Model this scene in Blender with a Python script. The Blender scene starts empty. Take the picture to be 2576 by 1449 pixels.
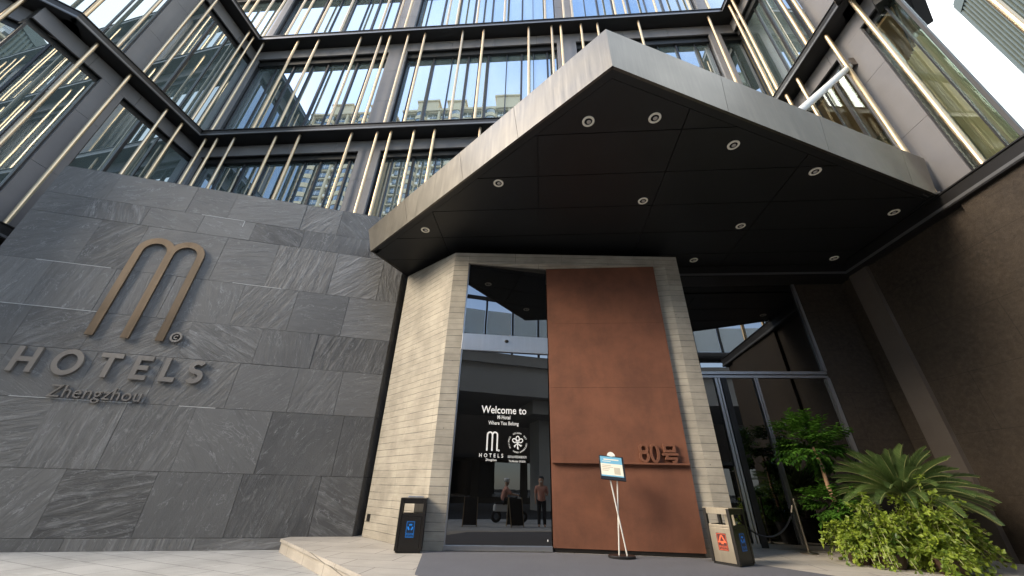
import bpy, bmesh, math, random
from mathutils import Vector, Matrix
random.seed(7)
sc = bpy.context.scene
COL = sc.collection
R = math.radians

# ------------------------------------------------------------------ camera
cam_d = bpy.data.cameras.new('camera')
cam = bpy.data.objects.new('camera', cam_d)
COL.objects.link(cam)
sc.camera = cam
cam_d.sensor_width = 36.0
cam_d.lens = 36.0 * 932.2 / 2576.0
cam_d.clip_start = 0.05
cam_d.clip_end = 3000
_x = Vector((0.997301, 0.070093, 0.021847))
_y = Vector((0.014172, -0.475761, 0.87946))
_z = Vector((0.072038, -0.876777, -0.475471))
m4 = Matrix((_x, _y, _z)).transposed().to_4x4()
m4.translation = (0, 0, 1.1)
cam.matrix_world = m4

# ------------------------------------------------------------------ light
SUN_TO = Vector((-math.cos(R(30)) * math.cos(R(30)), -math.sin(R(30)) * math.cos(R(30)), math.sin(R(30))))
sun_d = bpy.data.lights.new('sun', 'SUN')
sun_d.energy = 1.45
sun_d.angle = R(28)
sun_d.color = (1.0, 0.85, 0.64)
sun = bpy.data.objects.new('sun', sun_d)
COL.objects.link(sun)
sun.rotation_euler = SUN_TO.to_track_quat('Z', 'Y').to_euler()
sun.location = (-30, -20, 40)

world = bpy.data.worlds.new('World')
sc.world = world
world.use_nodes = True
wt = world.node_tree
wt.nodes.clear()
sky = wt.nodes.new('ShaderNodeTexSky')
sky.sky_type = 'NISHITA'
sky.sun_disc = False
sky.sun_elevation = R(30)
sky.sun_rotation = math.atan2(SUN_TO.x, SUN_TO.y)
sky.air_density = 1.0
sky.dust_density = 0.6
sky.ozone_density = 1.5
wtc = wt.nodes.new('ShaderNodeTexCoord')
wdot = wt.nodes.new('ShaderNodeVectorMath'); wdot.operation = 'DOT_PRODUCT'
wdot.inputs[1].default_value = Vector((0.72, 0.42, 0.55)).normalized()
wmr = wt.nodes.new('ShaderNodeMapRange')
wmr.inputs['From Min'].default_value = 0.45; wmr.inputs['From Max'].default_value = 0.95
wmr.inputs['To Min'].default_value = -0.12; wmr.inputs['To Max'].default_value = 0.75
wno = wt.nodes.new('ShaderNodeTexNoise')
wno.inputs['Scale'].default_value = 2.2; wno.inputs['Detail'].default_value = 8; wno.inputs['Roughness'].default_value = 0.55
wadd = wt.nodes.new('ShaderNodeMath'); wadd.operation = 'ADD'
wmr2 = wt.nodes.new('ShaderNodeMapRange')
wmr2.inputs['From Min'].default_value = 0.30; wmr2.inputs['From Max'].default_value = 0.95
wmix = wt.nodes.new('ShaderNodeMix'); wmix.data_type = 'RGBA'
wmix.inputs['B'].default_value = (3.75, 3.95, 4.05, 1)
bg = wt.nodes.new('ShaderNodeBackground'); bg.inputs['Strength'].default_value = 0.15
wo = wt.nodes.new('ShaderNodeOutputWorld')
L = wt.links.new
L(wtc.outputs['Generated'], wdot.inputs[0])
L(wtc.outputs['Generated'], wno.inputs['Vector'])
L(wdot.outputs['Value'], wmr.inputs['Value'])
L(wmr.outputs['Result'], wadd.inputs[0]); L(wno.outputs[0], wadd.inputs[1])
L(wadd.outputs[0], wmr2.inputs['Value'])
L(wmr2.outputs['Result'], wmix.inputs['Factor'])
L(sky.outputs[0], wmix.inputs['A'])
L(wmix.outputs['Result'], bg.inputs['Color'])
L(bg.outputs[0], wo.inputs[0])

sc.view_settings.view_transform = 'Standard'
sc.view_settings.look = 'None'
sc.view_settings.exposure = 2.35
sc.view_settings.gamma = 1.0

# ------------------------------------------------------------------ materials
class NT:
    def __init__(s, name):
        s.m = bpy.data.materials.new(name); s.m.use_nodes = True
        s.t = s.m.node_tree; s.t.nodes.clear()
        s.out = s.n('ShaderNodeOutputMaterial')
    def n(s, typ, **kw):
        nd = s.t.nodes.new(typ)
        for k, v in kw.items():
            if k.startswith('_'): setattr(nd, k[1:], v)
            else: nd.inputs[k.replace('_', ' ')].default_value = v
        return nd
    def l(s, a, b): s.t.links.new(a, b)
    def uv(s): return s.n('ShaderNodeUVMap').outputs[0]
    def obj(s): return s.n('ShaderNodeTexCoord').outputs['Object']
    def mapping(s, src, scale=(1, 1, 1), rot=(0, 0, 0), loc=(0, 0, 0)):
        mp = s.n('ShaderNodeMapping'); mp.inputs['Scale'].default_value = scale
        mp.inputs['Rotation'].default_value = rot; mp.inputs['Location'].default_value = loc
        s.l(src, mp.inputs[0]); return mp.outputs[0]
    def noise(s, vec, scale, detail=4, rough=0.55, dist=0.0):
        nd = s.n('ShaderNodeTexNoise', Scale=scale, Detail=detail, Roughness=rough, Distortion=dist)
        if vec is not None: s.l(vec, nd.inputs['Vector'])
        return nd.outputs[0]
    def ramp(s, fac, stops):
        nd = s.n('ShaderNodeValToRGB'); cr = nd.color_ramp
        while len(cr.elements) < len(stops): cr.elements.new(0.5)
        for e, (p, c) in zip(cr.elements, stops):
            e.position = p; e.color = (c[0], c[1], c[2], 1) if not isinstance(c, (int, float)) else (c, c, c, 1)
        s.l(fac, nd.inputs[0]); return nd.outputs[0]
    def mix(s, fac, a, b, blend='MIX'):
        nd = s.n('ShaderNodeMix', _data_type='RGBA', _blend_type=blend)
        for sock, v in ((nd.inputs['Factor'], fac), (nd.inputs['A'], a), (nd.inputs['B'], b)):
            if isinstance(v, (int, float)): sock.default_value = v
            elif isinstance(v, tuple): sock.default_value = (v[0], v[1], v[2], 1)
            else: s.l(v, sock)
        return nd.outputs['Result']
    def math(s, op, a, b=0.0):
        nd = s.n('ShaderNodeMath', _operation=op)
        for i, v in enumerate((a, b)):
            if isinstance(v, (int, float)): nd.inputs[i].default_value = v
            else: s.l(v, nd.inputs[i])
        return nd.outputs[0]
    def bump(s, h, strength=0.3, dist=0.02, normal=None):
        nd = s.n('ShaderNodeBump', Strength=strength, Distance=dist)
        s.l(h, nd.inputs['Height'])
        if normal is not None: s.l(normal, nd.inputs['Normal'])
        return nd.outputs[0]
    def bsdf(s, color, rough=0.5, metal=0.0, normal=None, **kw):
        b = s.n('ShaderNodeBsdfPrincipled')
        for nm, v in (('Base Color', color), ('Roughness', rough), ('Metallic', metal)):
            if isinstance(v, (int, float)): b.inputs[nm].default_value = v
            elif isinstance(v, tuple): b.inputs[nm].default_value = (v[0], v[1], v[2], 1)
            else: s.l(v, b.inputs[nm])
        if normal is not None: s.l(normal, b.inputs['Normal'])
        for k, v in kw.items(): b.inputs[k.replace('_', ' ')].default_value = v
        return b.outputs[0]
    def done(s, sh): s.l(sh, s.out.inputs[0]); return s.m

def plain(name, c, rough=0.5, metal=0.0, var=0.12, scale=6.0, bump=0.0, **kw):
    t = NT(name); o = t.obj()
    nz = t.noise(o, scale, 5)
    col = t.mix(nz, tuple(x * (1 - var) for x in c), tuple(min(1, x * (1 + var)) for x in c))
    rr = t.math('ADD', t.math('MULTIPLY', nz, 0.15), rough - 0.07)
    nm = t.bump(t.noise(o, scale * 12, 3), bump, 0.004) if bump else None
    return t.done(t.bsdf(col, rr, metal, nm, **kw))

def mk_slate():
    t = NT('riven_slate'); u = t.uv()
    at = t.n('ShaderNodeAttribute', _attribute_name='slab').outputs['Color']
    sep = t.n('ShaderNodeSeparateColor'); t.l(at, sep.inputs[0])
    tone, cleft, pick = sep.outputs[0], sep.outputs[1], sep.outputs[2]
    st = t.noise(t.mapping(u, (0.75, 5.2, 1)), 1.5, 10, 0.68, 0.55)
    st2 = t.noise(t.mapping(u, (0.7, 2.2, 1)), 1.6, 6, 0.6, 1.4)
    cl = t.noise(t.obj(), 0.55, 5, 0.6)
    base = t.mix(tone, (0.066, 0.067, 0.069), (0.160, 0.159, 0.156))
    base = t.mix(t.ramp(cl, [(0.35, 0.0), (0.7, 0.45)]), base, (0.175, 0.173, 0.168))
    stf = t.math('MULTIPLY', t.ramp(st, [(0.5, 0.0), (0.72, 1.0)]), t.math('MULTIPLY', cleft, 0.55))
    c = t.mix(stf, base, (0.36, 0.36, 0.36))
    c = t.mix(t.math('MULTIPLY', t.ramp(st, [(0.25, 1.0), (0.46, 0.0)]), 0.5), c, (0.055, 0.057, 0.06))
    # pale quartz veins
    vz = t.noise(t.mapping(u, (0.55, 1.6, 1)), 1.3, 7, 0.65, 2.2)
    vein = t.ramp(vz, [(0.487, 0.0), (0.5, 1.0), (0.513, 0.0)])
    c = t.mix(t.math('MULTIPLY', vein, t.math('MULTIPLY', t.ramp(st2, [(0.42, 0.0), (0.62, 1.0)]), 0.38)), c, (0.52, 0.53, 0.54))
    c = t.mix(t.math('MULTIPLY', t.ramp(t.noise(t.obj(), 3.2, 6, 0.62), [(0.63, 0.0), (0.74, 1.0)]), 0.4), c, (0.33, 0.33, 0.325))
    h = t.math('ADD', t.math('MULTIPLY', st, t.math('ADD', t.math('MULTIPLY', cleft, 1.6), 0.35)), t.math('MULTIPLY', t.noise(u, 26, 5, 0.7), 0.22))
    nm = t.bump(h, 0.55, 0.05)
    return t.done(t.bsdf(c, t.ramp(st2, [(0.3, 0.5), (0.7, 0.72)]), 0, nm, Specular_IOR_Level=0.35))

def mk_concrete():
    t = NT('board_formed_concrete'); u = t.uv()
    wob = t.noise(u, 1.1, 3)
    uu = t.n('ShaderNodeVectorMath', _operation='ADD')
    cmb = t.n('ShaderNodeCombineXYZ'); t.l(t.math('MULTIPLY', t.math('SUBTRACT', wob, 0.5), 0.03), cmb.inputs['Y'])
    t.l(u, uu.inputs[0]); t.l(cmb.outputs[0], uu.inputs[1])
    def brick(mortar, w=1.28, hgt=0.158, smooth=0.1):
        b = t.n('ShaderNodeTexBrick', Scale=1.0, Mortar_Size=mortar, Mortar_Smooth=smooth, Bias=0.0, Brick_Width=w, Row_Height=hgt)
        b.offset = 0.0; b.squash = 1.0
        b.inputs['Color1'].default_value = (0.32, 0.32, 0.32, 1); b.inputs['Color2'].default_value = (0.68, 0.68, 0.68, 1)
        b.inputs['Mortar'].default_value = (0, 0, 0, 1)
        t.l(uu.outputs[0], b.inputs['Vector']); return b
    b1 = brick(0.006); bB = brick(0.006, 80.0)
    lines = t.math('ADD', t.math('MULTIPLY', bB.outputs['Fac'], 0.75), t.math('MULTIPLY', b1.outputs['Fac'], 0.25))
    grain = t.noise(t.mapping(u, (1.2, 26, 1)), 1.8, 8, 0.65, 0.35)
    blot = t.noise(u, 1.4, 7, 0.62)
    fine = t.noise(u, 42, 4, 0.7)
    col = t.mix(b1.outputs['Color'], (0.345, 0.315, 0.26), (0.44, 0.40, 0.33))
    col = t.mix(t.math('MULTIPLY', t.ramp(blot, [(0.38, 1.0), (0.62, 0.0)]), 0.7), col, (0.235, 0.215, 0.18))
    col = t.mix(t.math('MULTIPLY', t.ramp(grain, [(0.52, 0.0), (0.7, 1.0)]), 0.45), col, (0.21, 0.20, 0.18))
    col = t.mix(t.math('MULTIPLY', t.ramp(grain, [(0.3, 1.0), (0.45, 0.0)]), 0.3), col, (0.52, 0.49, 0.43))
    lw = t.ramp(t.noise(t.mapping(u, (0.8, 3.0, 1)), 2.0, 3), [(0.38, 0.15), (0.58, 1.0)])
    col = t.mix(t.math('MULTIPLY', lines, lw), col, (0.10, 0.095, 0.085))
    vo = t.n('ShaderNodeTexVoronoi', Scale=5.5); t.l(u, vo.inputs['Vector'])
    hole = t.ramp(vo.outputs['Distance'], [(0.05, 1.0), (0.085, 0.0)])
    hole = t.math('MULTIPLY', hole, t.ramp(t.noise(u, 2.3, 2), [(0.52, 0.0), (0.56, 1.0)]))
    col = t.mix(t.math('MULTIPLY', hole, 0.7), col, (0.08, 0.075, 0.07))
    h = t.math('SUBTRACT', t.math('ADD', t.math('MULTIPLY', b1.outputs['Color'], 0.35), t.math('ADD', t.math('MULTIPLY', grain, 0.35), t.math('MULTIPLY', fine, 0.12))), t.math('ADD', t.math('MULTIPLY', lines, 0.7), t.math('MULTIPLY', hole, 0.5)))
    return t.done(t.bsdf(col, 0.82, 0, t.bump(h, 0.55, 0.016), Specular_IOR_Level=0.25))

def mk_corten():
    t = NT('weathered_rust_steel'); u = t.uv()
    big = t.noise(u, 1.1, 10, 0.66, 0.15)
    strk = t.noise(t.mapping(u, (2.2, 0.3, 1)), 1.5, 6, 0.6, 0.2)
    fine = t.noise(u, 60, 4, 0.7)
    c = t.mix(t.ramp(big, [(0.38, 0.0), (0.62, 1.0)]), (0.122, 0.050, 0.030), (0.182, 0.073, 0.042))
    c = t.mix(t.math('MULTIPLY', t.ramp(strk, [(0.52, 0.0), (0.82, 1.0)]), 0.25), c, (0.24, 0.105, 0.058))
    c = t.mix(t.math('MULTIPLY', t.ramp(strk, [(0.22, 1.0), (0.45, 0.0)]), 0.25), c, (0.070, 0.034, 0.024))
    c = t.mix(t.math('MULTIPLY', t.math('SUBTRACT', fine, 0.35), 0.35), c, (0.24, 0.11, 0.06))
    return t.done(t.bsdf(c, 0.72, 0.0, t.bump(fine, 0.15, 0.004), Specular_IOR_Level=0.3))

def mk_steel(name, c, rough=0.42, streak=0.5, metal=0.85):
    t = NT(name); u = t.uv()
    s1 = t.noise(t.mapping(u, (9, 0.5, 1)), 1.5, 8, 0.65, 0.2)
    s2 = t.noise(u, 1.1, 5, 0.6)
    col = t.mix(t.math('MULTIPLY', t.ramp(s1, [(0.5, 0.0), (0.75, 1.0)]), streak), c, tuple(min(1, x * 1.5) for x in c))
    col = t.mix(t.math('MULTIPLY', t.ramp(s1, [(0.28, 1.0), (0.46, 0.0)]), streak * 0.8), col, tuple(x * 0.62 for x in c))
    rr = t.math('ADD', t.math('MULTIPLY', s2, 0.2), t.math('ADD', t.math('MULTIPLY', s1, 0.12), rough - 0.16))
    return t.done(t.bsdf(col, rr, metal, t.bump(s2, 0.12, 0.01)))

def mk_glass(name, tint, body, refl, wav=0.06, see=0.0):
    t = NT(name); u = t.uv()
    nm = t.bump(t.noise(t.mapping(u, (0.9, 0.5, 1)), 0.8, 2, 0.5), wav, 0.03)
    fr = t.n('ShaderNodeLayerWeight', Blend=0.5); t.l(nm, fr.inputs['Normal'])
    sch = t.math('ADD', t.math('MULTIPLY', t.math('POWER', fr.outputs['Facing'], 4.0), 0.85), 0.04)
    fac = t.math('MINIMUM', t.math('ADD', sch, refl), 1.0)
    gl = t.n('ShaderNodeBsdfGlossy', Roughness=0.0); gl.inputs['Color'].default_value = (*tint, 1); t.l(nm, gl.inputs['Normal'])
    df = t.n('ShaderNodeBsdfDiffuse'); df.inputs['Color'].default_value = (*body, 1)
    inner = df.outputs[0]
    if see > 0:
        tr = t.n('ShaderNodeBsdfTransparent'); tr.inputs['Color'].default_value = (0.86, 0.90, 0.86, 1)
        mi = t.n('ShaderNodeMixShader', Fac=see); t.l(df.outputs[0], mi.inputs[1]); t.l(tr.outputs[0], mi.inputs[2]); inner = mi.outputs[0]
    mx = t.n('ShaderNodeMixShader'); t.l(fac, mx.inputs[0]); t.l(inner, mx.inputs[1]); t.l(gl.outputs[0], mx.inputs[2])
    return t.done(mx.outputs[0])

def mk_paving(name, c1, c2, sx, sy, rot=0.0, joint=(0.10, 0.096, 0.09)):
    t = NT(name); u = t.mapping(t.uv(), (1, 1, 1), (0, 0, rot))
    b = t.n('ShaderNodeTexBrick', Scale=1.0, Mortar_Size=0.008, Mortar_Smooth=0.1, Brick_Width=sx, Row_Height=sy)
    b.inputs['Color1'].default_value = (0.3, 0.3, 0.3, 1); b.inputs['Color2'].default_value = (0.7, 0.7, 0.7, 1)
    t.l(u, b.inputs['Vector'])
    blot = t.noise(u, 0.9, 8, 0.62); fine = t.noise(u, 55, 4, 0.75)
    strk = t.noise(t.mapping(u, (0.8, 3.0, 1)), 1.6, 7, 0.6, 1.2)
    col = t.mix(b.outputs['Color'], c1, c2)
    col = t.mix(t.math('MULTIPLY', t.ramp(blot, [(0.36, 1.0), (0.6, 0.0)]), 0.55), col, tuple(x * 0.66 for x in c1))
    col = t.mix(t.math('MULTIPLY', t.ramp(strk, [(0.52, 0.0), (0.72, 1.0)]), 0.3), col, tuple(x * 1.25 for x in c2))
    col = t.mix(t.math('MULTIPLY', t.ramp(fine, [(0.4, 1.0), (0.6, 0.0)]), 0.25), col, tuple(x * 0.6 for x in c1))
    col = t.mix(t.math('MULTIPLY', b.outputs['Fac'], 0.8), col, joint)
    return t.done(t.bsdf(col, 0.7, 0, t.bump(t.math('SUBTRACT', fine, t.math('MULTIPLY', b.outputs['Fac'], 1.5)), 0.25, 0.006), Specular_IOR_Level=0.3))

def mk_carpet():
    t = NT('grey_entrance_carpet'); u = t.uv()
    fine = t.noise(u, 160, 3, 0.8); big = t.noise(u, 1.2, 5)
    rib = t.noise(t.mapping(u, (60, 2, 1)), 1.0, 3, 0.6)
    col = t.mix(big, (0.115, 0.116, 0.124), (0.155, 0.156, 0.166))
    col = t.mix(t.math('MULTIPLY', fine, 0.6), col, (0.07, 0.07, 0.085))
    col = t.mix(t.math('MULTIPLY', rib, 0.25), col, (0.22, 0.22, 0.24))
    return t.done(t.bsdf(col, 0.95, 0, t.bump(t.math('ADD', fine, rib), 0.5, 0.006), Specular_IOR_Level=0.1))

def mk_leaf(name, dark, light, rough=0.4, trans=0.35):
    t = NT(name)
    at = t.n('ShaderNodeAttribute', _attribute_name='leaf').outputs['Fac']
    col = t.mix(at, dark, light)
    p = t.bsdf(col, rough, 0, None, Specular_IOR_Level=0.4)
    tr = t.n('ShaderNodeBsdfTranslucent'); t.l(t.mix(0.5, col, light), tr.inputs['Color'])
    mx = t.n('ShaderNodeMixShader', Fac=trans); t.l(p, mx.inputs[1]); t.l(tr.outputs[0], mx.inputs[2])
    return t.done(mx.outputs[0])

def mk_emit(name, c, s):
    t = NT(name); e = t.n('ShaderNodeEmission', Strength=s); e.inputs['Color'].default_value = (*c, 1)
    return t.done(e.outputs[0])

def mk_wall(name, a, b, scale=0.8, rough=0.6, spec=0.3):
    t = NT(name); u = t.uv()
    n1 = t.noise(u, scale, 8, 0.62); n2 = t.noise(u, 70, 3, 0.7)
    c = t.mix(t.ramp(n1, [(0.3, 0.0), (0.7, 1.0)]), a, b)
    c = t.mix(t.math('MULTIPLY', n2, 0.3), c, tuple(x * 0.5 for x in a))
    return t.done(t.bsdf(c, rough, 0, t.bump(n2, 0.15, 0.004), Specular_IOR_Level=spec))

def mk_bronze():
    t = NT('champagne_bronze'); rnd = t.n('ShaderNodeObjectInfo').outputs['Random']; o = t.obj()
    st = t.noise(t.mapping(o, (6, 6, 0.5)), 2.0, 6, 0.6)
    c = t.mix(rnd, (0.46, 0.375, 0.26), (0.60, 0.455, 0.28))
    c = t.mix(t.math('MULTIPLY', t.ramp(st, [(0.45, 0.0), (0.75, 1.0)]), 0.45), c, (0.33, 0.26, 0.18))
    rr = t.math('ADD', t.math('MULTIPLY', rnd, 0.12), t.math('ADD', t.math('MULTIPLY', st, 0.16), 0.26))
    return t.done(t.bsdf(c, rr, 1.0))
def mk_rough_stone():
    t = NT('dark_brown_stone'); u = t.uv()
    a = t.noise(u, 0.45, 9, 0.65, 0.4); b = t.noise(u, 9.0, 8, 0.72); f = t.noise(u, 60, 4, 0.75)
    row = t.n('ShaderNodeTexBrick', Scale=1.0, Mortar_Size=0.006, Mortar_Smooth=0.1, Brick_Width=2.4, Row_Height=1.2); t.l(u, row.inputs['Vector'])
    c = t.mix(t.ramp(a, [(0.3, 0.0), (0.7, 1.0)]), (0.022, 0.017, 0.013), (0.055, 0.041, 0.029))
    c = t.mix(t.math('MULTIPLY', t.ramp(b, [(0.42, 0.0), (0.66, 1.0)]), 0.6), c, (0.075, 0.058, 0.043))
    c = t.mix(t.math('MULTIPLY', t.ramp(f, [(0.35, 1.0), (0.55, 0.0)]), 0.5), c, (0.012, 0.010, 0.008))
    c = t.mix(t.math('MULTIPLY', row.outputs['Fac'], 0.6), c, (0.010, 0.008, 0.007))
    h = t.math('ADD', t.math('MULTIPLY', b, 0.8), t.math('MULTIPLY', f, 0.35))
    return t.done(t.bsdf(c, 0.7, 0, t.bump(h, 0.6, 0.02), Specular_IOR_Level=0.3))

M = dict(
    slate=mk_slate(), concrete=mk_concrete(), corten=mk_corten(),
    fascia=mk_steel('brushed_canopy_steel', (0.128, 0.118, 0.100), 0.38, 0.7, 0.92),
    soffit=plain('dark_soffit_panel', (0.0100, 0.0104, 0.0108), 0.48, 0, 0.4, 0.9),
    gap=plain('black_joint', (0.004, 0.004, 0.004), 0.8),
    ledge=plain('black_ledge_metal', (0.016, 0.015, 0.015), 0.42, 0.2, 0.2, 1.5),
    lip=plain('grey_ledge_lip', (0.15, 0.15, 0.155), 0.4, 0.5),
    panel=mk_wall('grey_facade_panel', (0.150, 0.145, 0.150), (0.195, 0.188, 0.190), 0.5, 0.45, 0.4),
    frame=plain('dark_window_frame', (0.022, 0.022, 0.024), 0.4, 0.3),
    bronze=mk_bronze(),
    glass=mk_glass('blue_facade_glass', (0.80, 0.89, 0.96), (0.095, 0.125, 0.125), 0.36, 0.035),
    cglass=mk_glass('clear_corner_glass', (0.85, 0.92, 0.92), (0.03, 0.04, 0.035), 0.0, 0.015, 0.96),
    dglass=mk_glass('black_door_glass', (0.95, 0.96, 0.98), (0.003, 0.003, 0.003), 0.12, 0.06),
    alu=mk_steel('satin_aluminium', (0.42, 0.43, 0.45), 0.38, 0.15, 0.9),
    steel=mk_steel('polished_steel', (0.46, 0.40, 0.32), 0.32, 0.3, 1.0),
    sign_bronze=mk_steel('brown_bronze_sign', (0.27, 0.205, 0.15), 0.32, 0.3, 0.95),
    sign_grey=mk_steel('grey_metal_letter', (0.27, 0.255, 0.245), 0.42, 0.15, 0.7),
    white=plain('white_vinyl', (0.92, 0.92, 0.90), 0.6, 0, 0.02),
    offwhite=plain('white_enamel', (0.72, 0.71, 0.66), 0.35, 0, 0.04),
    black=plain('black_plastic', (0.012, 0.011, 0.011), 0.38, 0, 0.2),
    binblack=plain('black_painted_steel', (0.018, 0.016, 0.015), 0.36, 0.3, 0.25, 3.0),
    blue=plain('blue_sticker', (0.01, 0.26, 0.86), 0.45, 0, 0.05, Emission_Color=(0, 0.0, 0, 1)),
    navy=plain('navy_sticker', (0.006, 0.018, 0.05), 0.45),
    red=plain('red_sticker', (0.78, 0.13, 0.05), 0.5, 0, 0.05),
    maroon=plain('dark_red_sticker', (0.06, 0.010, 0.010), 0.5),
    paper=plain('notice_paper', (0.78, 0.74, 0.62), 0.55, 0, 0.04),
    cyan=plain('blue_notice_print', (0.16, 0.42, 0.60), 0.5, 0, 0.05),
    faint=plain('faint_print', (0.50, 0.46, 0.36), 0.6, 0, 0.05),
    brownwall=mk_rough_stone(),
    brownpier=mk_wall('grey_brown_stone', (0.085, 0.070, 0.060), (0.125, 0.105, 0.090), 0.5, 0.55, 0.3),
    interior=plain('dark_interior', (0.006, 0.006, 0.006), 0.8),
    paving=mk_paving('pale_granite_paving', (0.40, 0.39, 0.37), (0.49, 0.48, 0.455), 0.9, 0.6, R(18)),
    platform=mk_paving('granite_platform', (0.42, 0.385, 0.335), (0.48, 0.44, 0.385), 1.2, 0.6, R(4)),
    carpet=mk_carpet(), asphalt=mk_wall('asphalt_road', (0.045, 0.045, 0.047), (0.065, 0.064, 0.064), 0.7, 0.85, 0.2),
    pot=plain('brown_pot', (0.05, 0.028, 0.018), 0.5), blackpot=plain('black_pot', (0.012, 0.012, 0.013), 0.35),
    trunk=plain('pale_bark', (0.34, 0.20, 0.12), 0.8, 0, 0.3, 14, 0.4),
    soil=plain('soil', (0.03, 0.02, 0.014), 0.9),
    leaf_tree=mk_leaf('glossy_tree_leaf', (0.024, 0.070, 0.013), (0.12, 0.27, 0.035), 0.26, 0.35),
    leaf_cycad=mk_leaf('cycad_leaflet', (0.045, 0.085, 0.03), (0.17, 0.25, 0.07), 0.36, 0.3),
    rachis=plain('cycad_stalk', (0.30, 0.31, 0.12), 0.5),
    leaf_ivy=mk_leaf('bright_vine_leaf', (0.035, 0.085, 0.014), (0.33, 0.42, 0.055), 0.42, 0.4),
    curtain=mk_leaf('olive_sheer_curtain', (0.52, 0.46, 0.31), (0.52, 0.46, 0.31), 0.9, 0.5),
    beige=mk_wall('beige_tower_render', (0.72, 0.60, 0.41), (0.80, 0.68, 0.48), 0.05, 0.8, 0.2),
    tglass=mk_glass('tower_window_glass', (0.8, 0.85, 0.9), (0.05, 0.06, 0.065), 0.25, 0.02),
    shade=plain('recess_shade_panel', (0.10, 0.095, 0.085), 0.8),
    greenstone=plain('green_grey_cladding', (0.055, 0.068, 0.058), 0.6, 0, 0.1, 0.1),
    greendark=plain('dark_green_glazing', (0.06, 0.08, 0.072), 0.3, 0, 0.1),
    girder=mk_wall('viaduct_concrete', (0.40, 0.39, 0.37), (0.50, 0.485, 0.46), 0.2, 0.8, 0.2),
    barrier=mk_glass('frosted_barrier_panel', (0.9, 0.9, 0.9), (0.88, 0.89, 0.90), 0.03, 0.0, 0.45),
    skin=plain('skin', (0.52, 0.32, 0.22), 0.55), hair=plain('black_hair', (0.01, 0.009, 0.008), 0.5),
    pink=plain('salmon_shirt', (0.62, 0.30, 0.22), 0.85), dkcloth=plain('dark_trousers', (0.018, 0.018, 0.022), 0.9),
    tyre=plain('tyre_rubber', (0.012, 0.012, 0.012), 0.8),
)

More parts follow.
